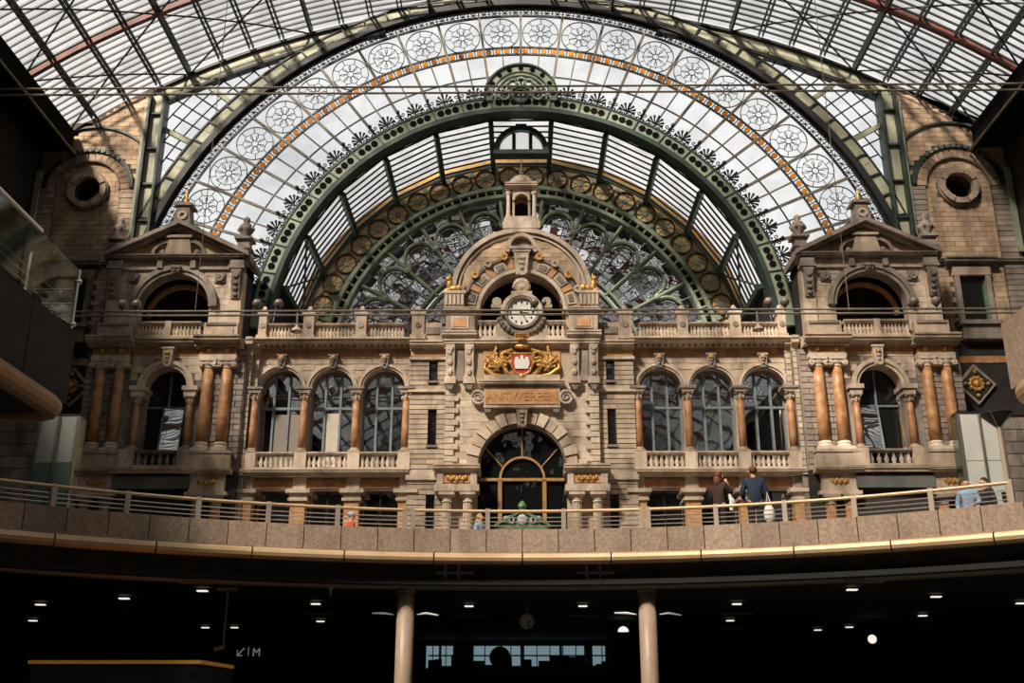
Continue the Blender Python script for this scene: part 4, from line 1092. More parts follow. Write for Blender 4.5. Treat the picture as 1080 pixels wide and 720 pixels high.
# clock
ck = thing('facade_clock', (0, YC - .1, CZ_(358)), 'round white clock in a carved stone case with shell crest under the arch', 'clock')
zk, rk_ = CZ_(331), .70
hs = [(-1.25, CZ_(358)), (1.25, CZ_(358)), (1.2, CZ_(344)), (1.0, CZ_(338)), (1.0, zk)] + [(1.0 * cos(pi * i / 12), zk + 1.0 * sin(pi * i / 12)) for i in range(1, 12)] + [(-1.0, zk), (-1.0, CZ_(338)), (-1.2, CZ_(344))]
MB().prism(hs, YC - .15, YC + .5).build('case', 'stone', ck)
MB().arc(0, zk, .82, 1.0, -100, 100, YC - .35, YC, 24).build('hood', 'stone_pale', ck)
MB().arc(0, zk, rk_, rk_ + .13, 0, 360, YC - .32, YC - .1, 28).build('bezel', 'stone_grey', ck)
fc = MB().cyl(0, zk, rk_, YC - .2, YC - .16, 32).build('dial', 'white_enamel', ck)
for k in range(12):
    a = 2 * pi * k / 12
    MB().ell(.53 * sin(a), YC - .21, zk + .53 * cos(a), .05, .02, .065 if k % 3 else .085, 6, 4).build('numeral', 'black_paint', fc)
for ang, L, w in ((95, .36, .035), (152, .56, .028)):
    a = radians(ang)
    MB().tube([(-.1 * sin(a), YC - .23, zk - .1 * cos(a)), (L * sin(a), YC - .23, zk + L * cos(a))], [w, w * .6], 4).build('hand', 'black_paint', fc)
for s in (-1, 1):
    MB().cyl(s * 1.18, CZ_(320), .22, YC - .3, YC + .2, 12).build('volute', 'stone_pale', ck)
    MB().box(s * .95, s * 1.45, YC - .28, YC + .2, CZ_(326), CZ_(323)).build('shoulder', 'stone_pale', ck)
    q = MB()
    for k in range(8):
        a = radians(200 + 12 * k) if s < 0 else radians(340 - 12 * k)
        q.ell(1.12 * cos(a), YC - .22, zk + 1.05 * sin(a), .14, .12, .13, 6, 4)
    q.build('garland', 'stone_grey', ck)
zs = CZ_(310)
q = MB().box(-.5, .5, YC - .3, YC + .1, zs - .1, zs + .04)
for k in range(-4, 5):
    a = radians(k * 17); q.tube([(0, YC - .1, zs), (.42 * sin(a), YC - .2, zs + .1 + .5 * cos(a)), (.42 * sin(a), YC - .12, zs + .18 + .62 * cos(a))], [.07, .10, .06], 6)
q.ell(0, YC - .18, zs + .32, .2, .12, .2); q.build('shell_crest', 'stone_pale', ck)
MB().box(-1.5, 1.5, YC - .35, YC + .3, CZ_(361), CZ_(357.5)).build('base', 'stone_pale', ck)

# cupola on the gable
cu_ = thing('cupola', (0, YC + .7, CZ_(242)), 'small domed stone cupola with open arch on top of the clock gable', 'cupola')
yq = YC + .7; Q = lambda y: ZZ(y, yq); qx = lambda d, y: XX(d, y, yq)
for (d, ya, yb) in ((19.5, 247, 240), (18, 240, 236), (16.5, 236, 233.5)): MB().box(-qx(d, ya), qx(d, ya), yq - qx(d, ya) * .8, yq + qx(d, ya) * .8, Q(ya), Q(yb)).build('step', 'stone_pale', cu_)
m = MB(); hw = qx(12.5, 220); ro = qx(7, 220); arch_wall(m, -hw, hw, Q(233.5), Q(204), 0, ro, Q(216), yq - hw * .8, yq - hw * .8 + .25, 10); m.build('front', 'stone', cu_)
m = MB(); arch_wall(m, -hw, hw, Q(233.5), Q(204), 0, ro, Q(216), yq + hw * .8 - .25, yq + hw * .8, 10); m.build('rear', 'stone', cu_)
MB().box(-ro, ro, yq + hw * .8, yq + hw * .8 + .1, Q(233.5), Q(206)).build('shutter', 'dark_wall', cu_)
MB().arc(0, Q(216), ro, ro + .12, -90, 90, yq - hw * .8 - .08, yq - hw * .8 + .05, 12).build('arch_mould', 'stone_pale', cu_)
for s in (-1, 1):
    MB().box(s * (hw - .15), s * hw, yq - hw * .8, yq + hw * .8, Q(233.5), Q(204)).build('cheek', 'stone', cu_)
    k_ = MB().lathe(s * qx(13.5, 220), yq - hw * .85, Q(233.5), [(.13, 0), (.13, .08), (.10, .12), (.09, 1.15), (.15, 1.28), (.15, 1.36)], 10).build('colonnette', 'stone_pale', cu_)
c_ = MB(); cornice(c_, -qx(17, 203), qx(17, 203), yq - hw * .85, Q(205), Q(199), .25, yq + hw); c_.build('cornice', 'stone_pale', cu_)
dz = Q(199); dr_ = qx(14.5, 195)
MB().lathe(0, yq, dz, [(dr_, 0), (dr_ * .98, .18), (dr_ * .86, .38), (dr_ * .62, .56), (dr_ * .3, .66), (.12, .70)], 16).build('dome', 'stone', cu_, smooth=True)
MB().lathe(0, yq, dz + .68, [(.14, 0), (.2, .08), (.08, .18), (.13, .32), (.04, .42), (.025, .8), (.01, 1.0)], 8).build('finial', 'stone_grey', cu_)

# ------------------------------------------------------------------ the two pavilions
PVX, YB = 16.68, 46.85                                  # axis and front of the column pedestals
P_ = lambda y: ZZ(y, YP)
for s in (-1, 1):
    sd_ = SIDE[s]
    X = lambda d: s * (PVX + d)                         # d grows away from the clock
    pv = thing('pavilion', (X(0), YP, DECK), sd_ + ' stone corner pavilion with pediment, arched loggia and paired marble columns', 'building', 'corner pavilions')
    hw1, hw2 = 3.75, 3.22
    zl, zc0, zc1 = PZ(500), PZ(374), PZ(360)
    # first floor wall with arch
    r1 = 23 * .0436; zs1 = P_(408)
    m = MB(); arch_wall(m, X(-hw1), X(hw1), zl, zc0, X(-.1), r1, zs1, YP, YP + .8); m.build('wall', 'stone_grey', pv)
    MB().box(X(-hw1), X(hw1), YP, YP + .8, DECK, zl).build('lower_wall', 'dark_wall', pv)
    MB().box(X(-hw1), X(-hw1 + .3), YP + .5, YM + 1.5, DECK, zc1).box(X(hw1 - .3), X(hw1), YP + .5, YG - .9, DECK, zc1).build('flank', 'stone_grey', pv)
    def skp(x, z, s=s): return (abs(x - X(-.1)) < r1 + .32 and z < zs1) or ((x - X(-.1)) ** 2 + (z - zs1) ** 2 < (r1 + .4) ** 2 )
    courses(pv, 'stone_pale', X(-1.72), X(1.62), zs1, zc0, YP, .34, .62, .03, .02, skp)
    for a, b in ((-3.72, -1.75), (1.65, 3.72)): courses(pv, 'stone_grey', X(a), X(b), zl, zc0, YP, .27, .66, .07, .04)
    MB().arc(X(-.1), zs1, r1 - .02, r1 + .13, -90, 90, YP - .14, YP + .6, 20).arc(X(-.1), zs1, r1 + .13, r1 + .32, -90, 90, YP - .22, YP, 20).build('archivolt', 'stone_pale', pv)
    keystone(pv, X(-.1), YP - .12, zs1 + r1 - .05, zc0 + .1, .5, 'stone_pale', 'gold')
    for q in (-1, 1):
        xm = X(-.1) + q * (r1 + .22)
        MB().box(xm - .36, xm + .36, YP - .42, YP + .7, P_(412.5), P_(408)).box(xm - .28, xm + .28, YP - .34, YP + .7, P_(418), P_(412.5)).build('impost', 'stone_pale', pv)
        column(xm, YP - .12, P_(474), P_(418), .17, 'composite', 'slim marble column ' + ('left' if q < 0 else 'right') + ' of the arched window in the ' + sd_ + ' pavilion', 'pavilion window columns', 'red_marble', 'stone')
        column(xm - q * .12, YP + .5, P_(474), P_(418), .13, 'composite', 'thin inner marble column deep in the ' + ('left' if q < 0 else 'right') + ' jamb of the ' + sd_ + ' pavilion window', 'pavilion window columns', 'red_marble', 'stone')
    # window
    w = thing('window_%d' % winn, (X(-.1), YP + .8, zl), kind='structure', label='dark arched window of the ' + sd_ + ' pavilion with one casement mirroring the roof'); winn += 1
    yw = YP + .75; xw = X(-.1)
    n = 14
    MB().add([(xw - r1, yw, zl), (xw + r1, yw, zl)] + [(xw + r1 * cos(pi * i / n), yw, zs1 + r1 * sin(pi * i / n)) for i in range(n + 1)], [tuple(range(n + 3))]).build('rear_glass', 'door_glass', w)
    for xx in (-.02,): MB().box(xw + xx - .04, xw + xx + .04, yw - .1, yw, zl, zs1 + r1 * .95).build('mullion', 'blue_frame', w)
    MB().box(xw - r1, xw + r1, yw - .1, yw, P_(426), P_(424)).build('transom', 'blue_frame', w)
    ca_ = thing('casement', (xw + (.45 if s < 0 else -.45), yw - .15, P_(475)), parent=w)
    x0, x1 = (xw - .15, xw + .75) if s < 0 else (xw - .85, xw - .05)
    # the casement stands ajar: turned towards the clock and tipped back
    ya, yb_ = (yw - .58, yw - .40) if s < 0 else (yw - .40, yw - .58)
    MB().add([(x0, ya, P_(475)), (x1, yb_, P_(475)), (x1, yb_ + .34, P_(426)), (x0, ya + .34, P_(426))], [(0, 1, 2, 3)]).build('pane', 'room_glass', ca_)
    for xx, yv in ((x0, ya), (x1, yb_)): MB().tube([(xx, yv, P_(475)), (xx, yv + .34, P_(426))], .05, 4).build('stile', 'blue_frame', ca_)
    MB().tube([(x0, ya + .34, P_(426)), (x1, yb_ + .34, P_(426))], .05, 4).build('top_rail', 'blue_frame', ca_)
    balustrade(X(-.1) - 1.0, X(-.1) + 1.0, YP - .25, P_(494), P_(476), 6, 'stone balustrade below the arched window of the ' + sd_ + ' pavilion', 'pavilion window balustrades', 'stone_grey')
    for q in (-1, 1):
        xm = X(-.1) + q * 1.35
        MB().box(xm - .36, xm + .36, YP - .48, YP, P_(494), P_(475)).build('pedestal', 'stone', pv)
    c_ = MB(); cornice(c_, X(-1.9), X(1.9), YP - .5, P_(500), P_(493.5), .12, YP); c_.build('balcony_ledge', 'stone', pv)
    MB().box(X(-1.75), X(1.75), YP - .35, YP, P_(516), P_(503)).build('lower_panel', 'canopy_glass', pv)
    # column pairs on pedestals
    for side2, ds in (('inner', (-2.92, -2.05)), ('outer', (2.1, 3.0))):
        xm = X(sum(ds) / 2); hwp = .98
        B_ = lambda y: ZZ(y, YB)
        c_ = MB(); cornice(c_, xm - hwp - .1, xm + hwp + .1, YB + .02, B_(498), B_(493), .2, YP + .1)
        c_.box(xm - hwp, xm + hwp, YB, YP + .1, B_(493), B_(477)).box(xm - hwp - .04, xm + hwp + .04, YB - .05, YP + .1, B_(477), B_(474.5)); c_.build('column_pedestal', 'stone', pv)
        for i, d in enumerate(ds):
            which = ('nearer the window' if (i == 1) == (side2 == 'inner') else 'farther from the window')
            column(X(d), YB + .32, B_(474.5), B_(377), .27, 'ionic', 'big orange marble column of the ' + sd_ + ' pavilion, ' + side2 + ' pair, ' + which, 'big pavilion columns', 'red_marble', 'stone_pale')
        # entablature over the pair
        MB().box(xm - hwp + .1, xm + hwp - .1, YB + .02, YP + .1, B_(377), B_(372.5)).build('architrave', 'stone_pale', pv)
        fz = MB().box(xm - hwp + .14, xm + hwp - .14, YB + .06, YP + .1, B_(372.5), B_(364.5)).build('frieze', 'red_marble', pv)
        for d in ds: MB().ell(X(d), YB + .04, B_(368), .14, .1, .14).build('boss', 'gold', fz)
        c_ = MB(); cornice(c_, xm - hwp - .1, xm + hwp + .1, YB - .05, B_(364.5), B_(355), .45, YP + .2); c_.build('cornice', 'stone', pv)
        # balcony block above
        pb = MB().box(xm - .8, xm + .8, YB + .1, YP + .3, B_(355), B_(338)).build('balcony_block', 'stone', pv)
        MB().box(xm - .7, xm + .7, YB + .04, YB + .15, B_(341), B_(338.5)).build('block_cap', 'stone_grey', pb)
        MB().box(xm - .62, xm + .62, YB + .06, YB + .15, B_(352), B_(344)).build('block_panel', 'stone', pb)
        # ground floor: block with gilded relief, columns
        MB().box(xm - .95, xm + .95, YB + .1, YP + .2, B_(521), B_(517)).box(xm - .8, xm + .8, YB + .18, YP + .2, B_(517), B_(498)).build('lower_block', 'stone', pv)
        g = MB()
        for t in range(-3, 4): g.ell(xm + t * .11, YB + .15, B_(507) + (.04 if t % 2 else -.03), .08, .06, .12, 6, 4)
        g.build('gilded_relief', 'gold', pv)
        for i, d in enumerate(ds):
            which = ('nearer the window' if (i == 1) == (side2 == 'inner') else 'farther from the window')
            column(X(d), YB + .4, DECK, B_(521), .27, 'doric', 'ground floor marble column of the ' + sd_ + ' pavilion, ' + side2 + ' pair, ' + which, 'ground floor pavilion columns', 'red_marble', 'stone_grey')
    # middle entablature
    MB().box(X(-1.75), X(1.65), YP - .06, YP + .3, P_(374), P_(367)).build('frieze', 'red_marble', pv)
    c_ = MB(); cornice(c_, X(-1.9), X(1.9), YP - .02, P_(367), P_(358.5), .55, YP + .6); c_.build('cornice', 'stone', pv)
    MB().box(X(-hw1), X(hw1), YP + .1, YG - .45, zc1 - .2, zc1).build('loggia_floor', 'stone_grey', pv)
    for a, b, nm in ((-1.55, -.14, 'nearer the clock'), (.14, 1.5, 'farther from the clock')):
        balustrade(X(a), X(b), YP - .2, P_(357.5), P_(340.5), 8, 'loggia balustrade of the ' + sd_ + ' pavilion, half ' + nm, 'loggia balustrades', 'stone')
    MB().box(X(-.14), X(.14), YP - .4, YP, P_(358), P_(340)).build('balustrade_post', 'stone', pv)
    # loggia storey
    r2 = 37.5 * .0455; zs2 = P_(322); ze = P_(273)
    m = MB(); arch_wall(m, X(-hw2), X(hw2), zc1, ze, X(0), r2, zs2, YP + .1, YP + .7, 18); m.build('loggia_wall', 'stone', pv)
    def skl(x, z): return (abs(x - X(0)) < r2 + .1 and z < zs2) or (x - X(0)) ** 2 + (z - zs2) ** 2 < (r2 + .42) ** 2
    courses(pv, 'stone_pale', X(-2.7), X(2.7), zc1 + .5, P_(283), YP + .1, .3, .55, .03, .02, skl)
    MB().arc(X(0), zs2, r2 - .02, r2 + .16, -90, 90, YP - .08, YP + .6, 24).arc(X(0), zs2, r2 + .16, r2 + .4, -90, 90, YP - .17, YP + .1, 24).build('loggia_archivolt', 'stone_grey', pv)
    MB().arc(X(0), zs2 - .1, r2 - .22, r2 - .02, -90, 90, YP + 1.1, YP + 1.3, 24).build('inner_arch', 'orange_stone', pv)
    keystone(pv, X(0), YP - .05, zs2 + r2 - .05, P_(281), .42, 'stone_grey')
    MB().box(X(-hw2), X(-hw2 + .35), YP + .7, YG - .7, zc1, ze).box(X(hw2 - .35), X(hw2), YP + .7, YG - .7, zc1, ze).box(X(-hw2), X(hw2), YG - .8, YG - .7, zc1, ze).box(X(-hw2), X(hw2), YP + .7, YG - .7, ze - .4, ze).build('loggia_room', 'dark_wall', pv)  # room coloured near-black to imitate deep shade inside the loggia
    for q, d in ((-1, -2.1), (1, 2.1)):
        x = X(d); z = P_(291.5)
        MB().box(x - .24, x + .24, YP - .02, YP + .1, z - .24, z + .24).arc(x, z, .1, .2, 0, 360, YP - .1, YP, 12).ell(x, YP - .04, z, .09, .08, .09).build('medallion', 'stone_grey', pv)
    for q in (-1, 1):
        x = X(q * (hw2 - .27))
        MB().box(x - .3, x + .3, YP - .05, YP + .15, zc1, P_(282)).build('pilaster', 'stone', pv)
        console(pv, x, YP - .02, P_(314), P_(285), .5, 'stone_grey', 'carved_bracket')
        MB().box(x - .38, x + .38, YP - .35, YP + .15, P_(284), P_(281)).box(x - .34, x + .34, YP - .28, YP + .15, P_(281), P_(275)).build('pilaster_cap', 'stone_grey', pv)
    # entablature and pediment
    MB().box(X(-hw2), X(hw2), YP - .05, YP + .7, P_(283), P_(275)).build('loggia_frieze', 'stone', pv)
    for d in (-.8, .8): MB().box(X(d) - .13, X(d) + .13, YP - .25, YP, P_(283), P_(274)).build('bracket', 'stone_grey', pv)
    c_ = MB(); cornice(c_, X(-hw2 - .1), X(hw2 + .1), YP - .05, P_(275), P_(270), .4, YP + .7); c_.build('pediment_base', 'stone_grey', pv)
    za, zb = P_(236), P_(270); hp = hw2 + .2
    MB().prism([(X(-hp + .4), zb), (X(hp - .4), zb), (X(0), za - .25)], YP + .1, YG - .7).build('tympanum', 'brick_yellow', pv)
    for q in (-1, 1):
        m = MB()
        for t0, t1, d in ((0, .22, .5), (.22, .34, .3)):
            m.prism([(X(q * (hp + .1)), zb - t0 + .12), (X(0), za - t0 + .12), (X(0), za - t1 + .12), (X(q * (hp + .1)), zb - t1 + .12)], YP - d, YG - .7)
        m.build('raking_cornice', 'stone_grey', pv)
    MB().prism([(X(0) - .68, zb), (X(0) + .68, zb), (X(0) + .5, P_(252)), (X(0) - .5, P_(252))], YP - .2, YP + .1).box(X(0) - .62, X(0) + .62, YP - .28, YP + .1, P_(251), P_(248.5)).build('tympanum_block', 'stone', pv)
    MB().box(X(0) - .9, X(0) + .9, YP - .3, YP + .1, zb, zb + .1).build('tympanum_sill', 'stone_grey', pv)
    for q in (-1, 1):
        MB().arc(X(0) + q * .55, zb + .1, .62, .78, 0 if q > 0 else -90, 90 if q > 0 else 0, YP - .15, YP + .12, 8).build('tympanum_arc', 'stone_grey', pv)
        MB().ell(X(0) + q * .85, YP + .05, zb + .28, .16, .1, .16).build('tympanum_boss', 'stone_grey', pv)
    # pinnacle and urns
    pn_ = thing('pinnacle', (X(0), YP + .1, P_(234)), 'carved stone pinnacle with gilded spike on the ' + sd_ + ' pediment', 'pinnacle', 'pediment pinnacles')
    zp = P_(235); h = P_(212) - zp; yk = YP + .2
    MB().prism([(X(0) - .42, zp), (X(0) + .42, zp), (X(0) + .3, zp + h * .8), (X(0) - .3, zp + h * .8)], yk - .35, yk + .35).box(X(0) - .45, X(0) + .45, yk - .45, yk + .45, zp + h * .8, zp + h * .92).build('stone_base', 'stone_grey', pn_)
    MB().arc(X(0), zp + h * .35, .12, .24, 0, 360, yk - .42, yk - .33, 12).build('carving', 'stone', pn_)
    MB().lathe(X(0), yk, zp + h * .92, [(.3, 0), (.34, .06), (.1, .16), (.16, .3), (.06, .42), (.1, .56), (.03, .7), (.02, 1.15)], 10).build('gilded_spike', 'gold', pn_, smooth=True)
    for q, nm in ((-1, 'inner'), (1, 'outer')):
        urn(X(q * (hw2 - .1)), YP + .2, P_(262), .95, 'stone urn on the ' + nm + ' corner of the ' + sd_ + ' pediment', 'pediment urns')
    # stepped rusticated piers between pavilion and arcade
    for j, (xa, xb, yf) in enumerate(((hw1 - .0, hw1 + .22, YP + .25), (hw1 + .22, hw1 + .5, YP + .5))):
        MB().box(X(-xa), X(-xb), yf, YM + .3, DECK, zc0).build('step_pier', 'stone_grey', pv)
        courses(pv, 'stone', X(-xa), X(-xb), zl, zc0, yf, .29, .6, .05, .04)
        c_ = MB(); cornice(c_, X(-xa + .1), X(-xb - .02), yf, zc0, zc1, .4, YM + .2); c_.build('cornice', 'stone', pv)
        block(pv, 'stone', X(-xa), X(-xb), yf - .1, yf + .2, PZ(503), PZ(498), 'string_course')

# ------------------------------------------------------------------ brick end walls with oculus
for s in (-1, 1):
    sd_ = SIDE[s]
    OX, OZ, RO = 22.75, 25.8 + CAMZ, .72
    bw = thing('wall_gable_' + sd_, (s * 22, YG, DECK), kind='structure', label='yellow brick end wall with round oculus on the ' + sd_)
    x0, x1 = 20.0, 25.6; ytop = 34.5
    NW = 1.68                                            # half-breadth of the pale round-headed panel
    zn = OZ + .05
    # shell: everything but the oculus
    n = 16
    rect = lambda a: None
    m = MB()
    for i in range(n):                                   # collar between the oculus and a square round it
        a, b = 2 * pi * i / n, 2 * pi * (i + 1) / n
        def sq(t):
            c, d = cos(t), sin(t); k = 1.3 / max(abs(c), abs(d)); return (c * k, d * k)
        pa_, pb_ = (RO * cos(a), RO * sin(a)), (RO * cos(b), RO * sin(b))
        qa, qb = sq(a), sq(b)
        m.prism([(s * OX + p[0], OZ + p[1]) for p in (pa_, pb_, qb, qa)], YG - .1, YG + .5)
    m.box(s * (OX - 1.3), s * x0, YG - .1, YG + .5, DECK, 31.5).box(s * (OX + 1.3), s * x1, YG - .1, YG + .5, DECK, 31.2)
    m.box(s * (OX - 1.3), s * (OX + 1.3), YG - .1, YG + .5, OZ + 1.3, 31.5).box(s * (OX - 1.3), s * (OX + 1.3), YG - .1, YG + .5, DECK, OZ - 1.3)
    m.prism([(s * 20, 31.4), (s * x1, 31.0), (s * 24.6, roof_z(24.6) - .1), (s * 22, roof_z(22) - .1), (s * 20, roof_z(20) - .1)], YG - .1, YG + .5)
    m.build('shell', 'mortar', bw)
    MB().cyl(s * OX, OZ, RO + .1, YG + .5, YG + .55, 20).build('oculus_back', 'black_hall', bw)
    for k in range(8):                                   # ring of eight stones
        MB().arc(s * OX, OZ, RO, RO + .30, 45 * k + 1.5 - 22, 45 * k + 43.5 - 22, YG - .42 - (.06 if k % 2 else 0), YG + .3, 5).build('ring_stone', 'stone', bw)
    MB().arc(s * OX, OZ, RO + .30, RO + .38, 0, 360, YG - .32, YG, 28).build('ring_edge', 'stone_grey', bw)
    xg = lambda x: abs(x) - OX
    def inpan(x, z): return abs(xg(x)) < NW and (z < zn or xg(x) ** 2 + (z - zn) ** 2 < NW * NW)
    ZW0, ZW1, WXa, WXb = ZZ(342, 49.8), ZZ(293, 49.8), 22.05, 23.35     # rectangular window below
    def s1(x, z): return not inpan(x, z) or xg(x) ** 2 + (z - OZ) ** 2 < (RO + .3) ** 2 or (WXa - .2 < abs(x) < WXb + .2 and z < ZW1 + .25)
    courses(bw, 'brick_yellow', s * (OX - NW), s * (OX + NW), ZZ(360, 50), zn + NW + .2, YG - .1, .28, .6, .05, .02, s1, 'brick')
    def s2(x, z): return abs(xg(x)) < NW + .02 and (z < zn) or xg(x) ** 2 + (z - zn) ** 2 < (NW + .75) ** 2 and z >= zn
    for a, b in ((20.0, OX - NW - .02), (OX + NW + .02, 25.5)):
        courses(bw, 'stone_grey' if s > 0 else 'stone', s * a, s * b, ZZ(345, 50), zn + .1, YG - .16, .3, .95, .08, .04, None, 'brick')
    courses(bw, 'brick_yellow', s * 20.0, s * 25.4, zn + .1, 33.8, YG - .1, .28, .64, .05, .02, lambda x, z: xg(x) ** 2 + (z - zn) ** 2 < (NW + .8) ** 2 or z > roof_z(x) - .4, 'brick')
    for k in range(17):                                  # round arch of long stones over the panel
        t = -90 + 180 * k / 17
        MB().arc(s * OX, zn, NW, NW + .5, t + .6, t + 180 / 17 - .6, YG - .26, YG, 2).build('voussoir', 'brick_yellow', bw)
    MB().arc(s * OX, zn, NW - .05, NW + .04, -90, 90, YG - .3, YG, 24).build('arch_shadow_mould', 'stone_grey', bw)
    MB().arc(s * OX, zn, NW + .5, NW + .72, -88, 88, YG - .34, YG, 24).build('iron_hood', 'dark_green', bw)
    for k in range(-5, 6):
        t = k * 8; MB().arc(s * OX + (NW + .61) * sin(radians(t)), zn + (NW + .61) * cos(radians(t)), .05, .1, 0, 360, YG - .4, YG - .3, 8).build('hood_ring', 'green_steel', bw)
    MB().arc(s * OX, zn + .1, NW + 1.9, NW + 2.02, -48, 48, YG - .25, YG, 20).build('upper_hood', 'dark_green', bw)
    for x in (OX - NW - .95, OX + NW + .95):
        MB().box(s * (x - .13), s * (x + .13), YG - .4, YG, ZZ(270, 50), zn + (1.0 if x > OX else 5.0)).build('iron_strap', 'sage_steel' if s < 0 else 'green_steel', bw)
    c_ = MB(); cornice(c_, s * 20.2, s * 25.5, YG - .1, ZZ(283, 50), ZZ(277, 50), .35, YG); c_.build('string_course', 'stone_grey', bw)
    # rectangular window
    w = thing('window_%d' % winn, (s * 22.7, YG, ZW0), kind='structure', label='tall dark rectangular window in the ' + sd_ + ' brick end wall'); winn += 1
    MB().box(s * WXa, s * WXb, YG - .14, YG - .12, ZW0, ZW1).build('pane', 'door_glass', w)
    for a, b in ((WXa - .25, WXa), (WXb, WXb + .25)): MB().box(s * a, s * b, YG - .38, YG - .05, ZW0, ZW1 + .1).build('jamb', 'stone_grey', w)
    MB().box(s * (WXa - .3), s * (WXb + .3), YG - .4, YG - .05, ZW1, ZW1 + .45).build('lintel', 'stone', w)
    c_ = MB(); cornice(c_, s * (WXa - .6), s * (WXb + .6), YG - .15, ZZ(286, 50), ZZ(277, 50), .55, YG - .05); c_.build('hood', 'stone_grey', w)
    MB().box(s * (WXa - .5), s * (WXb + .7), YG - .7, YG - .05, ZW0 - .2, ZW0).box(s * (WXa - .3), s * (WXb + .5), YG - .55, YG - .05, ZZ(362, 50), ZW0 - .2).build('sill', 'stone_grey', w)
    MB().box(s * (WXb - .14), s * (WXb - .04), YG - .3, YG - .14, ZW0, ZW1 - .5).build('green_edge', 'kiosk_green', w)
    # diamond relief
    dx, dz = 22.1, ZZ(407, 49.8)
    rl = thing('diamond_relief', (s * dx, YG - .3, dz - 1), 'lozenge-shaped gilded relief panel on the lower wall at the far ' + sd_, 'relief', 'lozenge reliefs')
    for r0, d, mm, nm in ((.98, .32, 'stone', 'frame'), (.80, .36, 'dark_wall', 'ground')):
        MB().prism([(s * dx, dz - r0 * 1.05), (s * dx + r0, dz), (s * dx, dz + r0 * 1.05), (s * dx - r0, dz)], YG - d, YG - .1).build(nm, mm, rl)
    q = MB()
    for k in range(10):
        a = 2 * pi * k / 10; q.ell(s * dx + .3 * cos(a), YG - .4, dz + .3 * sin(a), .11, .07, .11, 6, 4)
    q.ell(s * dx, YG - .42, dz, .2, .1, .2); q.ell(s * dx, YG - .4, dz + .62, .1, .08, .12, 6, 4).ell(s * dx, YG - .4, dz - .6, .1, .08, .1, 6, 4).ell(s * dx - .55, YG - .4, dz, .1, .08, .1, 6, 4).ell(s * dx + .55, YG - .4, dz, .1, .08, .1, 6, 4)
    q.build('gilded_carving', 'gold', rl)
    MB().box(s * 20.6, s * 25.6, YG - .16, YG - .08, ZZ(440, 50), ZZ(366, 50)).build('marble_field', 'dark_wall', bw)
    MB().box(s * 20.8, s * 25.5, YG - .2, YG - .1, ZZ(385, 50), ZZ(378, 50)).build('frieze', 'red_marble', bw)
    courses(bw, 'stone_grey', s * 20.5, s * 25.4, DECK, ZZ(442, 50), YG - .1, .6, 1.4, .06, .04)

# ------------------------------------------------------------------ upper concourse: curved deck, parapet, railing
ZT = 3.3 + CAMZ                                          # underside of the brass tube
DC, DR_ = 8.06, 17.5                                      # the opening's centre (Y) and radius
def edge_y(x, r=DR_): return DC + sqrt(r * r - x * x)
def EP(th, r=DR_): return (r * sin(radians(th)), DC + r * cos(radians(th)))
TH = 62
def ring_xy(mb, r0, r1, t0, t1, z0, z1, n=8):           # ring piece lying flat, angles from straight ahead
    vs = []
    for i in range(n + 1):
        t = t0 + (t1 - t0) * i / n
        for r, z in ((r0, z0), (r1, z0), (r1, z1), (r0, z1)):
            x, y = EP(t, r); vs.append((x, y, z))
    fs = [(4 * i + k, 4 * i + (k + 1) % 4, 4 * i + 4 + (k + 1) % 4, 4 * i + 4 + k) for i in range(n) for k in range(4)]
    fs += [(0, 3, 2, 1), tuple(4 * n + k for k in range(4))]
    return mb.add(vs, fs)
dk = thing('floor_deck', (0, 35, DECK), kind='structure', label='upper concourse floor slab ending in a curved edge')
n = 40
pts = [EP(-TH + 2 * TH * i / n, DR_ + .15) for i in range(n + 1)]
poly = pts + [(25.6, pts[-1][1]), (25.6, 50), (-25.6, 50), (-25.6, pts[0][1])]
def slab(poly, z0, z1):
    k = len(poly)
    return MB().add([(x, y, z0) for x, y in poly] + [(x, y, z1) for x, y in poly], [tuple(range(k)), tuple(range(2 * k - 1, k - 1, -1))] + [(i, i + k, (i + 1) % k + k, (i + 1) % k) for i in range(k)])
slab(poly, DECK - .2, DECK).build('slab', 'deck_floor', dk)
pts2 = [EP(-TH + 2 * TH * i / n, DR_ + .35) for i in range(n + 1)]
poly2 = pts2 + [(25.6, pts2[-1][1]), (25.6, 49), (-25.6, 49), (-25.6, pts2[0][1])]
ZCEIL = 2.86 + CAMZ
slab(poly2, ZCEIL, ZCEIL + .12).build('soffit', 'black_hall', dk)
# side returns of the deck in front of the pavilions' sides
ZPT = 4.13 + CAMZ                                        # top of the granite parapet
par = thing('deck_parapet', (0, edge_y(0), ZT), 'curved granite parapet of the upper concourse with rounded brass tube along its foot', 'parapet')
np_ = 44
for i in range(np_):
    t0, t1 = -TH + 2 * TH * i / np_, -TH + 2 * TH * (i + 1) / np_
    g = .035
    ring_xy(MB(), DR_, DR_ + .3, t0 + g, t1 - g, ZT + .26, ZPT, 3).build('granite_panel', 'granite', par)
ring_xy(MB(), DR_ + .04, DR_ + .28, -TH, TH, ZT + .26, ZPT - .03, 48).build('panel_backing', 'black_hall', par)
nt_ = 18
for i in range(nt_):
    t0, t1 = -TH + 2 * TH * i / nt_, -TH + 2 * TH * (i + 1) / nt_
    ps = [(*EP(t0 + .06 + (t1 - t0 - .12) * k / 6, DR_ + .1), ZT + .15) for k in range(7)]
    MB().tube(ps, .15, 12).build('brass_tube', 'brass_tube', par, smooth=False)
fa = thing('deck_fascia', (0, edge_y(0) + .8, ZCEIL), 'dark recessed fascia beam below the brass tube of the upper concourse', 'beam')
ring_xy(MB(), DR_ + .85, DR_ + 1.05, -TH, TH, ZCEIL - .02, ZT + .3, 48).build('web', 'bronze_bar', fa)
ring_xy(MB(), DR_ + .75, DR_ + 1.05, -TH, TH, ZCEIL - .06, ZCEIL + .0, 48).build('lower_flange', 'rail_steel', fa)
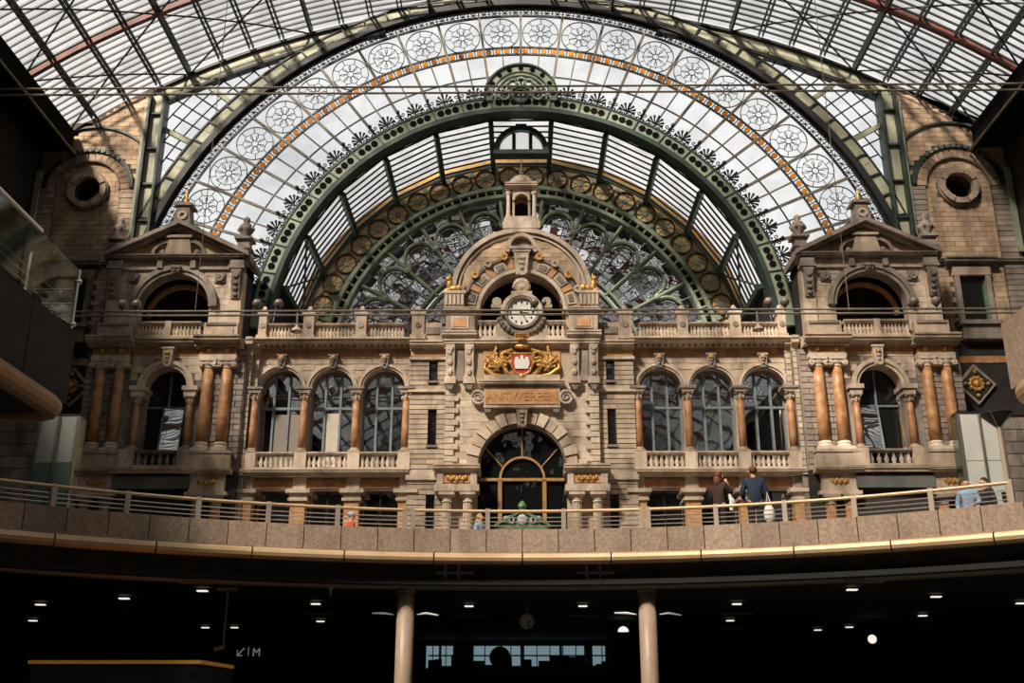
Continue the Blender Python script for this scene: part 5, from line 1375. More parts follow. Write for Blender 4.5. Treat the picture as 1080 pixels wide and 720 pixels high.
ring_xy(MB(), DR_ + .1, DR_ + .95, -TH, TH, ZT + .28, ZT + .34, 48).build('lip_soffit', 'black_hall', fa)
for x in (-1.72, 1.72):                                  # welded cross brackets on the fascia
    y = edge_y(x, DR_ + .85) - .06
    z = ZCEIL + .32
    b = MB().box(x - .40, x + .52, y - .04, y, z - .03, z + .03)
    for d in (-.16, .16): b.box(x + d - .03, x + d + .03, y - .04, y, ZCEIL, ZT + .28)
    b.build('bracket', 'steel', fa)

# railing
rl = thing('deck_railing', (0, edge_y(0) + .15, ZPT), 'steel and wood handrail with wires along the granite parapet', 'railing')
ZR = 4.58 + CAMZ
def th_of(px, z=ZR):
    lo, hi = -50.0, 50.0
    for _ in range(50):
        mid = (lo + hi) / 2; x, y = EP(mid, DR_ + .12)
        d = cos(PIT) * 0
        # image column of the point
        zc = y * cos(PIT) + (z - CAMZ) * sin(PIT)
        if 551.5 + F * x / zc < px: lo = mid
        else: hi = mid
    return lo
posts = [57, 135, 210, 284, 357, 428, 436.5, 515, 595, 676, 684, 755, 827, 900, 980]
ths = [th_of(-22)] + [th_of(p) for p in posts] + [th_of(1063)]
pm = MB().box(-.055, .055, -.045, .045, 0, ZR - ZPT + .06).mesh('post', 'rail_steel')
for t in ths:
    x, y = EP(t, DR_ + .13); inst(pm, 'post', rl, (x, y, ZPT), (0, 0, -radians(t)))
segs = [(ths[i], ths[i + 1]) for i in range(len(ths) - 1) if abs(ths[i + 1] - ths[i]) > 1]
for t0, t1 in segs:
    MB().tube([(*EP(t0 + (t1 - t0) * k / 4, DR_ + .12), ZR) for k in range(5)], .04, 8).build('handrail', 'brass_tube', rl)
    for zz in (.1, .2, .3):
        MB().tube([(*EP(t0 + (t1 - t0) * k / 4, DR_ + .14), ZPT + zz) for k in range(5)], .012, 4).build('wire', 'steel', rl)

# side galleries near the camera
for s in (-1, 1):
    sd_ = SIDE[s]
    gx = 11.0 if s < 0 else 11.75
    y1 = 24.6
    zt_ = 8.83 + CAMZ if s < 0 else 8.95 + CAMZ
    zb_ = 6.75 + CAMZ if s < 0 else 7.05 + CAMZ
    g = thing('side_gallery', (s * gx, 10, zb_), 'raised side gallery on the ' + sd_ + ' with solid parapet and rounded bronze tube', 'gallery', 'side galleries')
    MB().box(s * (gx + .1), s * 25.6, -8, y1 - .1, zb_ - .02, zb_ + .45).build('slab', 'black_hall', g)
    yy_ = y1; k = 0
    while yy_ > -4:
        MB().box(s * gx, s * (gx + .3), yy_ - 2.38, yy_ - .02, zb_ + .25, zt_).build('parapet_panel', 'granite' if s > 0 else 'dark_wall', g); yy_ -= 2.4  # left panels coloured dark as if in shade, right ones plain granite
    xx_ = gx + .3
    while xx_ < 25:
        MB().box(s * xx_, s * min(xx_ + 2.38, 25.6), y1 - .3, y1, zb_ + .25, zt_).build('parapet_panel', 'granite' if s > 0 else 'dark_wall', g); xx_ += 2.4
    tp = [(s * (gx + .1), -6, zb_ + .05), (s * (gx + .1), y1 - .7, zb_ + .05)] + [(s * (gx + .1 + .6 * (1 - cos(radians(a)))), y1 - .7 + .6 * sin(radians(a)), zb_ + .05) for a in (20, 45, 70, 90)] + [(s * 25.5, y1 - .1, zb_ + .05)]
    MB().tube(tp, .26, 12).build('bronze_tube', 'bronze_tube' if s < 0 else 'brass_tube', g)
    if s < 0:
        gr = thing('glass_balustrade', (s * gx, y1 - 4, zt_), 'tall glass balustrade with beige posts on the left side gallery', 'balustrade')
        yb = y1 - .3; zh = ZZ(269, 0) if False else zt_ + 1.55
        for i in range(5):
            ya, yc_ = yb - 2.9 * (i + 1) + .03, yb - 2.9 * i - .03
            MB().box(s * gx - .02, s * gx, ya, yc_, zt_ + .05, zh).build('glass_panel', 'rail_glass', gr)
        MB().box(s * (gx + 1.5), s * gx, yb, yb + .02, zt_ + .05, zh).build('glass_panel', 'rail_glass', gr)
        MB().tube([(s * gx, yb, zt_), (s * gx, yb, zh)], .03, 5).build('corner_edge', 'steel', gr)
        for yy2 in (yb - 2.2, yb - 6, yb - 10): MB().box(s * gx - .08, s * (gx + .14) , yy2 - .14, yy2 + .14, zt_ - .05, zt_ + 1.0).build('post', 'column_paint', gr)
        MB().tube([(s * (gx + .03), yb - 14, zh + .03), (s * (gx + .03), yb - 2.2, zh + .03)], .06, 8).build('handrail', 'steel', gr)
        for zz in (.3, .5, .7): MB().tube([(s * (gx + .2), yb - 14, zt_ + zz), (s * (gx + .2), yb - .05, zt_ + zz)], .014, 4).build('wire', 'steel', gr)
        for zz in (.28, .46, .62, 1.0): MB().tube([(s * (gx + .05), yb - .1, zt_ + zz), (s * (gx + 1.5), yb - .1, zt_ + zz)], .02, 4).build('cross_bar', 'steel', gr)
        for zz in (.12, 1.25): MB().ell(s * gx + .02, yb + .02, zt_ + zz, .07, .07, .07).build('clamp', 'steel', gr)

# glass lift fronts at both ends of the deck
for s, pa_, pb_, lab in ((-1, 33, 74, 'left side gallery'), (1, 1017, 1062, 'lamp post on the right')):
    Yl = 27.5
    d0, d1 = abs(pa_ - 551.5), abs(pb_ - 551.5)
    xa, xb = XX(min(d0, d1), 500, Yl), XX(max(d0, d1), 500, Yl)
    lf = thing('glass_lift', (s * (xa + xb) / 2, Yl, DECK), 'pale glass lift shaft standing on the deck beside the ' + lab, 'lift', 'glass lift shafts')
    xm = (xa + xb) / 2; zt_ = ZZ(438, Yl)
    zmid = ZZ(487, Yl)
    for a, b in ((xa, xm), (xm + .03, xb)):
        MB().box(s * a, s * b, Yl, Yl + .05, DECK, zmid).build('lower_glass', 'frosted_green' if s < 0 else 'frosted', lf)
        MB().box(s * a, s * b, Yl, Yl + .05, zmid + .02, zt_).build('upper_glass', 'frosted', lf)
    for x in (xa, xm, xb): MB().box(s * x - .03, s * x + .03, Yl - .06, Yl + .08, DECK, zt_).build('edge_post', 'steel', lf)
    MB().box(s * xb, s * (xb + .05), Yl, Yl + .4, DECK, zt_).box(s * xa, s * (xa - .05), Yl, Yl + .4, DECK, zt_).build('side_glass', 'rail_glass', lf)
    MB().box(s * xa, s * xb, Yl, Yl + .4, zt_, zt_ + .08).build('roof', 'black_steel', lf)
    if s > 0: MB().box(s * (xm + .3), s * (xm + .62), Yl - .04, Yl, ZZ(529, Yl), ZZ(520, Yl)).build('call_panel', 'black_paint', lf)
# lamp post on the right
lx, ly = XX(1064 - 551.5, 530, 23.6), 23.6
lp = thing('lamp_post', (lx, ly, DECK), 'slim steel lamp post with black inverted cone head at the right end of the deck', 'lamp post')
MB().lathe(lx, ly, DECK, [(.07, 0), (.06, .8), (.05, ZZ(449, ly) - DECK)], 10).build('pole', 'column_paint', lp)
zh = ZZ(449, ly)
MB().lathe(lx, ly, zh - .05, [(.05, 0), (.12, .08), (.34, .26), (.36, .30), (.30, .33)], 16).build('head', 'black_paint', lp)
for k in range(4):
    a = pi / 4 + k * pi / 2; MB().tube([(lx + .06 * cos(a), ly + .06 * sin(a), zh - .05), (lx + .35 * cos(a), ly + .35 * sin(a), zh + .24)], .014, 5).build('strut', 'steel', lp)

# ------------------------------------------------------------------ lower hall under the deck
for i, px in enumerate((427, 684)):
    yc_ = DR_ + DC + .72
    x, y = XX(abs(px - 551.5), 670, yc_) * (1 if px > 551 else -1), yc_
    c_ = thing('hall_column', (x, y, 0), 'round beige painted column ' + ('left' if i == 0 else 'right') + ' of the hanging clock under the deck', 'column', 'hall columns')
    MB().lathe(x, y, 0, [(.215, 0), (.215, 2.0), (.21, ZCEIL - .15)], 20).build('shaft', 'hall_paint', c_, smooth=True)
    MB().lathe(x, y, ZCEIL - .15, [(.23, 0), (.23, .08)], 20).build('collar', 'hall_paint', c_)
    for q in (-1, 1):
        MB().tube([(x + q * .28, y - .05, ZZ(648, y)), (x + q * .5, y - .05, ZZ(646.5, y)), (x + q * .8, y - .05, ZZ(646.5, y) - (0 if q < 0 else .05))], [.012, .03, .015], 6).build('wing_lamp', 'sign_white', c_)
hw_ = thing('wall_hall', (0, 47, 0), kind='structure', label='dark rear wall of the lower hall with daylight-glow glass front')
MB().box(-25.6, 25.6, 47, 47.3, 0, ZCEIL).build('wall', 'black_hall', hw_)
sf = thing('window_%d' % winn, (0, 46.8, .2), kind='structure', label='bluish glass front with added daylight glow at the far end of the lower hall'); winn += 1
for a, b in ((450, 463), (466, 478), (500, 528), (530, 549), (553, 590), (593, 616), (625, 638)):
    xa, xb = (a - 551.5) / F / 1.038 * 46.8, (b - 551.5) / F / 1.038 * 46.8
    MB().box(xa, xb, 46.8, 46.85, ZZ(704, 46.8), ZZ(681, 46.8)).build('pane', 'day_glow_glass', sf)
xa, xb = XX(100, 700, 46.8), XX(90, 700, 46.8)
MB().box(-xa, xb, 46.7, 46.78, ZZ(692, 46.8), ZZ(690.5, 46.8)).build('transom', 'black_paint', sf)
MB().cyl(XX(24, 692, 46.6) * -1, ZZ(693, 46.6), .45, 46.55, 46.65, 16).build('round_sign', 'black_paint', sf)
random.seed(3)
m = MB(); z = ZZ(704, 46.7); xa = -XX(100, 700, 46.7)
while xa < XX(88, 700, 46.7):
    w_ = random.uniform(.2, .5); m.box(xa, xa + w_, 46.72, 46.76, z - .2, z + random.uniform(.05, .55)); xa += w_
m.build('dark_silhouettes', 'black_paint', sf)
for i in range(14):
    x = -3.8 + .55 * i; MB().box(x - .02, x + .02, 46.72, 46.76, ZZ(704, 46.8), ZZ(681, 46.8)).build('glazing_bar', 'black_paint', sf)
# ceiling lights
spots = [(41, 636.5), (33, 653.5), (130, 630), (213, 622), (216, 661), (247, 661), (333, 636), (338, 654.5), (495, 638.5), (615, 638.5), (777, 636.5), (770, 654), (898, 621.5), (862, 664), (895, 661), (986, 629), (972, 649), (1075, 636)]
for i, (px, py) in enumerate(spots):
    x, y = on_z(px, py, ZCEIL - .06)
    if y > 46.5: y = 46.0
    hl = i in (2, 6, 7, 8, 9, 10, 11, 16)
    near = 'left' if px < 551 else 'right'
    o = thing('ceiling_light', (x, y, ZCEIL - .1), 'small white ceiling light under the deck, ' + ['upper one at the far left', 'lowest at the far left', 'high above the orange kiosk roof', 'near the camera pole bracket', 'left of the camera pole', 'right of the camera pole', 'upper one over the metro sign', 'lower one right of the metro sign', 'left of the hanging clock', 'right of the hanging clock', 'upper one right of the right column', 'lower one right of the right column', 'below the fascia on the right', 'left one of the low far pair', 'right one of the low far pair', 'upper one toward the far right', 'lower one toward the far right', 'at the right edge'][i], 'light', 'lights under the deck')
    MB().box(x - .12, x + .12, y - .08, y + .08, ZCEIL - .09, ZCEIL - .06).build('diffuser', 'lamp_white', o)
    if hl: MB().box(x - .45, x + .45, y - .04, y, ZCEIL - .36, ZCEIL - .32).build('reflector', 'bronze_bar', o)
x, y = XX(919 - 551.5, 674, 36), 36
o = thing('ball_lamp', (x, y, ZZ(679, 36)), 'glowing round ball lamp hanging in the dark hall on the right', 'lamp')
MB().ell(x, y, ZZ(674, 36), .14, .14, .14, 14, 10).build('globe', 'lamp_white', o, smooth=True); MB().tube([(x, y, ZZ(668, 36)), (x, y, ZCEIL)], .01, 4).build('cord', 'black_paint', o)
x, y = XX(657.5 - 551.5, 664, 36), 36
o = thing('dome_lamp', (x, y, ZZ(666, 36)), 'small warm half-dome lamp left of the right column', 'lamp')
MB().lathe(x, y, ZZ(666, 36), [(.18, 0), (.16, .08), (.1, .14), (.02, .17)], 14).build('shade', 'lamp_white', o); MB().tube([(x, y, ZZ(661, 36)), (x, y, ZCEIL)], .01, 4).build('cord', 'black_paint', o)
# hanging clock
x, y = (556 - 551.5) / F / 1.03 * 31, 31
hc = thing('hanging_clock', (x, y, ZZ(664, y)), 'round station clock hanging from the ceiling between the two columns', 'clock')
zc_ = ZZ(655.5, y)
MB().cyl(x, zc_, .235, y - .06, y + .06, 24).build('case', 'black_paint', hc)
dl = MB().cyl(x, zc_, .21, y - .075, y - .06, 24).build('dial', 'white_enamel', hc)
for k in range(12):
    a = 2 * pi * k / 12; MB().box(x + .17 * sin(a) - .012, x + .17 * sin(a) + .012, y - .085, y - .07, zc_ + .17 * cos(a) - .02, zc_ + .17 * cos(a) + .02).build('hour_mark', 'black_paint', dl)
for ang, L in ((95, .11), (150, .16)):
    a = radians(ang); MB().tube([(x, y - .09, zc_), (x + L * sin(a), y - .09, zc_ + L * cos(a))], .014, 4).build('hand', 'black_paint', dl)
MB().tube([(x, y, zc_ + .22), (x, y, ZCEIL)], .02, 5).build('hanger', 'steel', hc)
MB().lathe(x, y, ZZ(634, y), [(.05, 0), (.12, .05), (.06, .12), (.1, .22)], 10).build('ceiling_mount', 'steel', hc)
# camera on its pole, and hanging fixtures
x, y = XX(238 - 551.5, 645, 26.5), 26.5
cp_ = thing('camera_pole', (x, y, ZZ(686, y)), 'thin pole with security camera hanging left of the metro sign', 'camera')
MB().tube([(x, y, ZCEIL), (x, y, ZZ(681, y))], .025, 6).build('pole', 'rail_steel', cp_)
MB().box(x - .25, x + .2, y - .1, y + .1, ZCEIL - .07, ZCEIL).build('ceiling_plate', 'column_paint', cp_)
MB().tube([(x + .02, y - .02, ZZ(682, y)), (x - .18, y - .15, ZZ(685.5, y))], .055, 8).build('camera_body', 'column_paint', cp_)
for (px, py, w_, lab) in ((208, 612, .4, 'left of the camera pole'), (911, 612, .44, 'on the right half of the fascia')):
    x, y = on_z(px, py, ZCEIL - .04); MB().box(x - w_, x + w_, y - .1, y + .1, ZCEIL - .09, ZCEIL - .01).build('ceiling_fixture', 'column_paint', label='flat grey ceiling fixture hanging from the fascia ' + lab, cat='fixture', group='flat ceiling fixtures')
x, y = XX(349 - 551.5, 618, 26.0), 26.0
sp = thing('speaker_cluster', (x, y, ZZ(629, y)), 'small white three-armed loudspeaker cluster hanging left of the left column', 'speaker')
MB().tube([(x, y, ZZ(629, y)), (x, y, ZCEIL + .02)], .02, 5).build('stem', 'steel', sp)
for q in (-1, 0, 1): MB().tube([(x, y, ZZ(621, y)), (x + q * .12, y - .03, ZZ(615, y))], [.03, .05], 6).build('arm', 'steel', sp)
# metro sign
y = 30.0; x = XX(262.5 - 551.5, 686, y)
ms = thing('metro_sign', (x, y, ZZ(693, y)), 'dark hanging sign with white arrow and letter M', 'sign')
MB().box(x - .45, x + .45, y, y + .12, ZZ(693.5, y), ZZ(676, y)).build('board', 'black_steel', ms)
MB().box(x - .45, x + .45, y - .03, y + .12, ZZ(678.5, y), ZZ(676, y)).build('top_edge', 'dark_wall', ms)
text('M', (x + .2, y - .01, ZZ(688, y)), .3, 'sign_white', ms, 'letter')
MB().box(x - .03, x - .012, y - .02, y, ZZ(691, y), ZZ(682, y)).build('divider', 'sign_white', ms)
za = ZZ(687, y)
MB().tube([(x - .13, y - .02, za + .1), (x - .32, y - .02, za - .1)], .016, 4).tube([(x - .32, y - .02, za + .04), (x - .32, y - .02, za - .1), (x - .18, y - .02, za - .1)], .016, 4).build('arrow', 'sign_white', ms)
for q in (-.35, .35): MB().tube([(x + q, y + .05, ZZ(676, y)), (x + q, y + .05, ZCEIL)], .012, 4).build('hanger', 'black_paint', ms)
# kiosk with orange lit edge
y = 22.0; x0, x1 = XX(31 - 551.5, 697, y), XX(210 - 551.5, 699, y)
ks = thing('kiosk', ((x0 + x1) / 2, y + 1, 0), 'dark kiosk with a glowing orange roof edge at the lower left', 'kiosk')
zk_ = ZZ(697, y)
MB().box(x0, x1, y, y + 2.5, 0, zk_ - .05).build('body', 'black_hall', ks)
MB().box(x0 - .04, x1 + .04, y - .06, y + 2.5, zk_ - .05, zk_ + .02).build('roof_edge', 'lit_orange', ks)
MB().box(x0 + .05, x1 - .05, y - .03, y, zk_ - .45, zk_ - .08).build('sign_band', 'dark_wall', ks)
MB().cyl(x1 - .12, zk_ - .22, .07, y - .06, y - .02, 12).build('round_mark', 'black_paint', ks)

# ------------------------------------------------------------------ cables across the shed and their lamps
YWIRE = 42.0
def wire_y(z): return ZZ(z, YWIRE)
for (py, lab) in ((91, 'upper cable of the high pair strung across the shed'), (97.5, 'lower cable of the high pair strung across the shed'), (327, 'upper tube of the lamp line in front of the clock'), (331.5, 'lower tube of the lamp line in front of the clock')):
    x1 = 25.6
    low = py > 200
    MB().tube([(-x1, YWIRE, wire_y(py)), (0, YWIRE, wire_y(py)), (x1, YWIRE, wire_y(py))], .045 if low else .05, 6).build('cable', 'bronze_bar', label=lab, cat='cable', group='cables')
pairs = [(128, 143), (271, 294), (565, 575), (812, 829), (965, 988)]
wh = ('far left', 'at the inner end of the left pavilion', 'before the clock', 'at the inner end of the right pavilion', 'far right')
for (a, b), w_ in zip(pairs, wh):
    t = None
    for k, px in enumerate((a, b)):
        x = (px - 551.5) / F / .935 * YWIRE
        r = .20 if not (w_ == 'before the clock' and k == 1) else .12
        z = wire_y(319)
        o = thing('globe_lamp', (x, YWIRE, wire_y(327)), 'dark globe lamp on the line, ' + w_ + ', ' + ('left' if k == 0 else 'right') + ' one', 'lamp', 'globe lamps')
        MB().ell(x, YWIRE, z, r, r, r, 14, 10).build('globe', 'globe', o, smooth=True)
        MB().tube([(x, YWIRE, wire_y(329)), (x, YWIRE, z - r + .02)], .03, 6).build('stem', 'black_paint', o)
        MB().lathe(x, YWIRE, z - r - .03, [(.06, 0), (.09, .03), (.05, .08)], 8).build('socket', 'black_paint', o)
for px, w_ in ((315, 'left'), (799, 'right')):
    x = (px - 551.5) / F / .935 * YWIRE
    o = thing('bell_lamp', (x, YWIRE, wire_y(349)), 'bell-shaped metal lamp hanging from the lamp line on the ' + w_, 'lamp', 'bell lamps')
    MB().lathe(x, YWIRE, wire_y(349), [(.25, 0), (.24, .05), (.16, .14), (.07, .22), (.04, .36)], 16).build('shade', 'column_paint', o, smooth=True)
    MB().tube([(x, YWIRE, wire_y(342)), (x, YWIRE, wire_y(329))], .05, 8).build('stem', 'bronze_bar', o)
    MB().ell(x, YWIRE, wire_y(349) + .04, .1, .1, .08).build('bulb', 'white_enamel', o)
for (pxt, pyt, pxb, w_) in ((213, 235, 206, 'left'), (886, 235, 896, 'right')):
    x = (pxb - 551.5) / F / .935 * YWIRE
    MB().tube([(x, YWIRE, wire_y(pyt) + 12), (x, YWIRE, wire_y(329))], .018, 4).build('suspension_rod', 'bronze_bar', label='thin rod holding the lamp line before the ' + w_ + ' pavilion', cat='rod', group='suspension rods')

# ------------------------------------------------------------------ green portal before the doorway
Yk = 45.6
kz = lambda y: ZZ(y, Yk)
kp = thing('green_portal', (0, Yk, DECK), 'green gabled entrance porch with white crest standing before the dark doorway', 'porch')
hx = XX(27, 555, Yk)
MB().prism([(-hx, kz(556)), (hx, kz(556)), (0, kz(541))], Yk, Yk + 1.2).build('gable_field', 'kiosk_green', kp)
for q in (-1, 1):
    MB().prism([(q * (hx + .1), kz(556)), (q * (hx + .1), kz(553)), (0, kz(537)), (0, kz(540))], Yk - .15, Yk + 1.3).build('raking_board', 'kiosk_green', kp)
    MB().box(q * (hx - .25), q * hx, Yk, Yk + .25, DECK, kz(556)).build('post', 'kiosk_green', kp)
    MB().ell(q * .72, Yk - .08, kz(547) , .1, .06, .12, 8, 6).build('boss', 'grey_cloth', kp)
MB().ell(0, Yk - .1, kz(548), .22, .08, .24, 10, 8).build('crest', 'grey_cloth', kp)
for q in (-1, 1): MB().tube(spiral(q * .5, Yk - .1, kz(549), .2, 1.2, q), .05, 5).build('crest_scroll', 'grey_cloth', kp)
MB().lathe(0, Yk + .3, kz(538), [(.10, 0), (.13, .1), (.2, .2), (.17, .34), (.08, .42), (.02, .48)], 12).build('finial', 'kiosk_green', kp)
MB().box(-hx, hx, Yk - .05, Yk + .2, kz(558), kz(556)).build('beam', 'kiosk_green', kp)

# ------------------------------------------------------------------ people
def skinned(name, m, pts, edges, parent, root=0, sub=2):
    """one continuous surface grown round a skeleton of (position, radius)"""
    o0 = wl(parent)
    me = bpy.data.meshes.new(name)
    me.from_pydata([(p[0] - o0[0], p[1] - o0[1], p[2] - o0[2]) for p, r in pts], edges, [])
    me.materials.append(MATS[m])
    o = bpy.data.objects.new(name, me); C.objects.link(o); o.parent = parent
    WL[o.name] = o0
    sk = o.modifiers.new('skin', 'SKIN'); sk.use_smooth_shade = True
    if not me.skin_vertices: return o
    d = me.skin_vertices[0].data
    for i, (p, r) in enumerate(pts):
        d[i].radius = (r, r) if not isinstance(r, tuple) else r
        d[i].use_root = i == root
    s2 = o.modifiers.new('smooth', 'SUBSURF'); s2.levels = sub; s2.render_levels = sub
    return o
def person(x, y, z, h, face, top, legs, hair, label, hair_long=False, cap=None, armL=None, armR=None, bald=False, lean=0.0):
    """face: heading in degrees, 0 looks away from the camera; arms are (elbow, wrist) offsets in body axes (right, forward, up)"""
    t = thing('person', (x, y, z), label, 'person')
    a = radians(face); f = (sin(a), cos(a)); r = (cos(a), -sin(a))
    k = h / 1.75
    def B(u, v, w): v = v + lean * max(0, w - .9) ; return (x + k * (r[0] * u + f[0] * v), y + k * (r[1] * u + f[1] * v), z + k * w)
    armL = armL or ((-.27, -.03, 1.10), (-.26, .08, .86))
    armR = armR or ((.27, -.03, 1.10), (.26, .08, .86))
    sk = [(B(0, 0, .95), (.12 * k, .09 * k)), (B(0, 0, 1.15), (.11 * k, .085 * k)), (B(0, 0, 1.32), (.13 * k, .08 * k)), (B(0, 0, 1.47), .055 * k), (B(0, .02, 1.56), .062 * k), (B(0, .03, 1.64), .098 * k), (B(0, .02, 1.71), .072 * k),
          (B(-.19, 0, 1.38), .045 * k), (B(*armL[0]), .048 * k), (B(*armL[1]), .036 * k), (B(.19, 0, 1.38), .045 * k), (B(*armR[0]), .048 * k), (B(*armR[1]), .036 * k),
          (B(-.1, 0, .88), .095 * k), (B(-.1, .01, .48), .065 * k), (B(-.1, -.02, .09), .045 * k), (B(.1, 0, .88), .095 * k), (B(.1, .01, .48), .065 * k), (B(.1, -.02, .09), .045 * k),
          (B(-.1, .13, .04), .04 * k), (B(.1, .13, .04), .04 * k)]
    ed = [(0, 1), (1, 2), (2, 3), (3, 4), (4, 5), (5, 6), (2, 7), (7, 8), (8, 9), (2, 10), (10, 11), (11, 12), (0, 13), (13, 14), (14, 15), (0, 16), (16, 17), (17, 18), (15, 19), (18, 20)]
    for wi, el, ar in ((9, 8, armL), (12, 11, armR)):           # palms and five fingers
        w = Vector(sk[wi][0]); d = (w - Vector(sk[el][0])).normalized(); sdv = Vector((r[0], r[1], 0))
        palm = w + d * .08 * k; sk.append((tuple(palm), (.036 * k, .018 * k))); pi_ = len(sk) - 1; ed.append((wi, pi_))
        for j, (off, L) in enumerate(((-.03, .07), (-.01, .085), (.01, .08), (.03, .065))):
            b1 = palm + d * .03 * k + sdv * off * k; b2 = b1 + d * L * k + Vector((f[0], f[1], 0)) * .02 * k
            sk += [(tuple(b1), .010 * k), (tuple(b2), .008 * k)]; n_ = len(sk); ed += [(pi_, n_ - 2), (n_ - 2, n_ - 1)]
        tb_ = w + d * .05 * k + Vector((f[0], f[1], 0)) * .035 * k; sk.append((tuple(tb_), .011 * k)); ed.append((wi, len(sk) - 1))
    skinned('body', 'skin', sk, ed, t)
    g = 1.0
    tp = [(B(0, 0, .80), (.20 * k, .15 * k)), (B(0, 0, 1.1), (.165 * k, .125 * k)), (B(0, 0, 1.36), (.20 * k, .135 * k)), (B(0, 0, 1.49), (.10 * k, .09 * k)),
          (B(-.19, 0, 1.39), .092 * k), (B(*armL[0]), .066 * k), (B(*[armL[0][i] * .12 + armL[1][i] * .88 for i in range(3)]), .05 * k),
          (B(.19, 0, 1.39), .092 * k), (B(*armR[0]), .066 * k), (B(*[armR[0][i] * .12 + armR[1][i] * .88 for i in range(3)]), .05 * k)]
    skinned('jacket', top, tp, [(0, 1), (1, 2), (2, 3), (2, 4), (4, 5), (5, 6), (2, 7), (7, 8), (8, 9)], t)
    lg = [(B(0, 0, .94), (.16 * k, .12 * k)), (B(-.1, 0, .84), .115 * k), (B(-.1, .01, .48), .085 * k), (B(-.1, -.02, .1), .07 * k), (B(.1, 0, .84), .115 * k), (B(.1, .01, .48), .085 * k), (B(.1, -.02, .1), .07 * k)]
    skinned('trousers', legs, lg, [(0, 1), (1, 2), (2, 3), (0, 4), (4, 5), (5, 6)], t)
    for q in (-.1, .1):
        p = B(q, .06, .04); MB().ell(p[0], p[1], p[2], .055 * k, .055 * k, .045 * k).ell(*B(q, .13, .03), .05 * k, .05 * k, .035 * k).build('shoe', 'black_cloth', t)
    if not bald:
        p = B(0, -.018, 1.675); m = MB().ell(p[0], p[1], p[2], .098 * k, .105 * k, .105 * k, 14, 10)
        if hair_long: q = B(0, -.06, 1.52); m.ell(q[0], q[1], q[2], .10 * k, .07 * k, .14 * k, 12, 8)
        m.build('hair', hair, t, smooth=True)
    if cap:
        p = B(0, 0, 1.70); m = MB().ell(p[0], p[1], p[2], .118 * k, .122 * k, .09 * k, 14, 8); q = B(0, .12, 1.69); m.ell(q[0], q[1], q[2], .08 * k, .08 * k, .02 * k, 10, 6); m.build('cap', cap, t, smooth=True)
    # face
    e = MB()
    for q in (-.035, .035): c = B(q, .118, 1.645); e.ell(c[0], c[1], c[2], .012 * k, .012 * k, .009 * k, 6, 4)
    e.build('eyes', 'black_paint', t)
    c = B(0, .125, 1.61); MB().ell(c[0], c[1], c[2], .016 * k, .02 * k, .026 * k, 8, 6).build('nose', 'skin', t)
    c = B(0, .112, 1.575); MB().ell(c[0], c[1], c[2], .026 * k, .01 * k, .008 * k, 8, 4).build('mouth', 'shield_red', t)
    m = MB()
    for q in (-.1, .1): c = B(q, .02, 1.63); m.ell(c[0], c[1], c[2], .018 * k, .022 * k, .032 * k, 6, 5)
    m.build('ears', 'skin', t)
    return t, B
def foot(px, py, h):
    """standing place of someone h tall on the deck whose crown shows at the pixel"""
    return on_z(px, py, DECK + h)
x, y = foot(794, 492.5, 1.80)
_, B = person(x, y, DECK, 1.80, 6, 'navy_cloth', 'black_cloth', 'hair_red', 'man in a navy jacket seen from behind, standing at the deck railing', lean=.04, armL=((-.29, .02, 1.12), (-.22, .2, .98)), armR=((.29, .02, 1.12), (.22, .2, .98)))
p = B(.30, -.05, .62)
bg_ = thing('white_bag', (p[0], p[1], DECK + .35), 'white bag hanging at the right hip of the man in the navy jacket', 'bag')
MB().ell(p[0], p[1], DECK + .62, .14, .1, .24, 10, 8).build('pouch', 'bag_white', bg_, smooth=True)
MB().tube([(p[0] - .06, p[1], DECK + .8), (p[0] - .02, p[1], DECK + 1.15), (p[0] + .06, p[1], DECK + .82)], .022, 6).build('strap', 'bag_white', bg_)
x, y = foot(757, 498, 1.68)
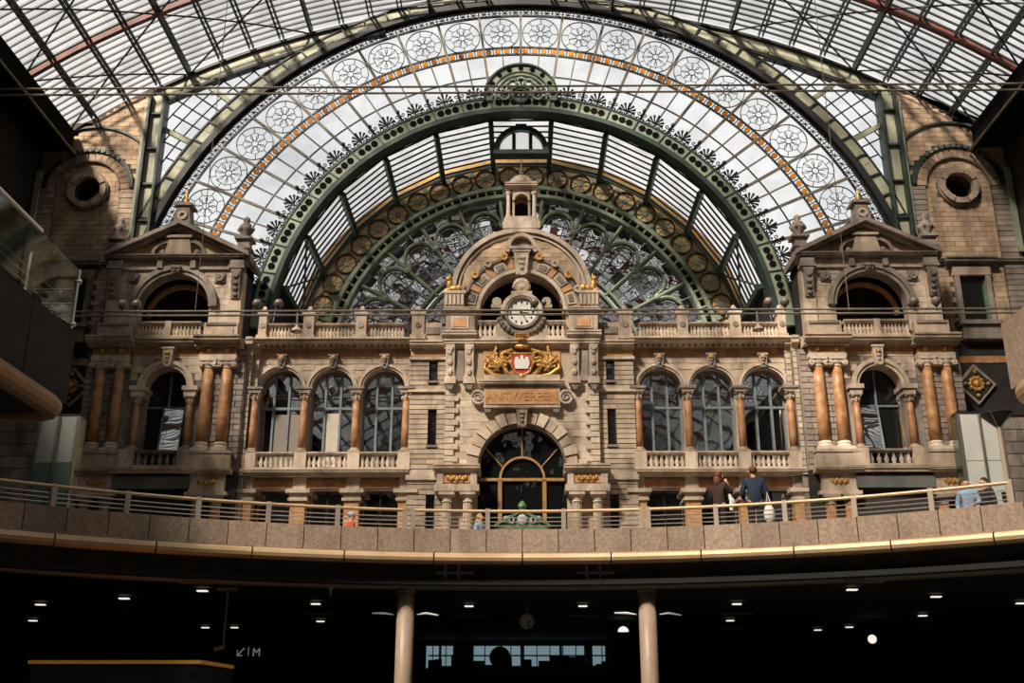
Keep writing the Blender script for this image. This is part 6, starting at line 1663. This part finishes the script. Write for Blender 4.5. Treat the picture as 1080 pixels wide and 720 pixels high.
_, B = person(x, y, DECK, 1.68, 40, 'brown_cloth', 'black_cloth', 'hair_red', 'person in a dark brown jacket turned right with a hand raised to the face', hair_long=True, armR=((.30, .12, 1.18), (.12, .22, 1.47)), armL=((-.28, .05, 1.12), (-.1, .24, 1.25)), lean=.05)
p = B(.24, .1, .9)
sw = thing('cloth_bag', (p[0], p[1], DECK + .7), 'pale cloth bag dangling beside the person in the dark brown jacket', 'bag')
MB().tube([(p[0], p[1], DECK + 1.12), (p[0] + .05, p[1], DECK + .95), (p[0] + .03, p[1], DECK + .72)], [.03, .06, .045], 8).build('cloth', 'bag_white', sw)
MB().tube([(p[0], p[1], DECK + 1.1), (p[0] + .1, p[1], DECK + .98), (p[0] + .12, p[1], DECK + .8)], .02, 6).build('tassel', 'bag_white', sw)
x, y = foot(371, 540.5, 1.72)
person(x, y, DECK, 1.72, 70, 'red_cloth', 'black_cloth', 'hair_dark', 'person in a red jacket and pale blue cap behind the left railing', cap='cap_blue', bald=True)
x, y = foot(507, 542, 1.66)
person(x, y, DECK, 1.66, 120, 'blue_cloth', 'black_cloth', 'hair_blond', 'fair-haired person in pale blue just left of the green porch', hair_long=True)
x, y = foot(1017, 506.5, 1.68)
person(x, y, DECK, 1.68, 200, 'blue_cloth', 'navy_cloth', 'hair_dark', 'bald person in a light blue shirt at the right end of the deck', bald=True, armL=((-.27, .05, 1.12), (-.12, .26, 1.05)))
x, y = foot(1030, 501.5, 1.74); y += .42; x += .3
person(x, y, DECK, 1.74, 250, 'black_cloth', 'black_cloth', 'hair_dark', 'dark-haired person in black leaning beside the bald person on the right', armR=((.3, .15, 1.2), (.3, .35, 1.4)))

# categories of the setting
for o in list(C.objects):
    if o.parent is None and o.get('kind') == 'structure':
        o['category'] = o.name.split('.')[0].split('_')[0]
        if not o.get('label'):
            o['label'] = {'floor': 'dark floor of the lower hall', 'ceiling': 'vaulted glass roof of the train shed with steel purlins and bars', 'wall_left': 'dark side wall of the shed on the left', 'wall_right': 'dark side wall of the shed on the right', 'wall_front': 'dark wall added behind the viewer to cut fill light'}.get(o.name, o.name.replace('_', ' '))
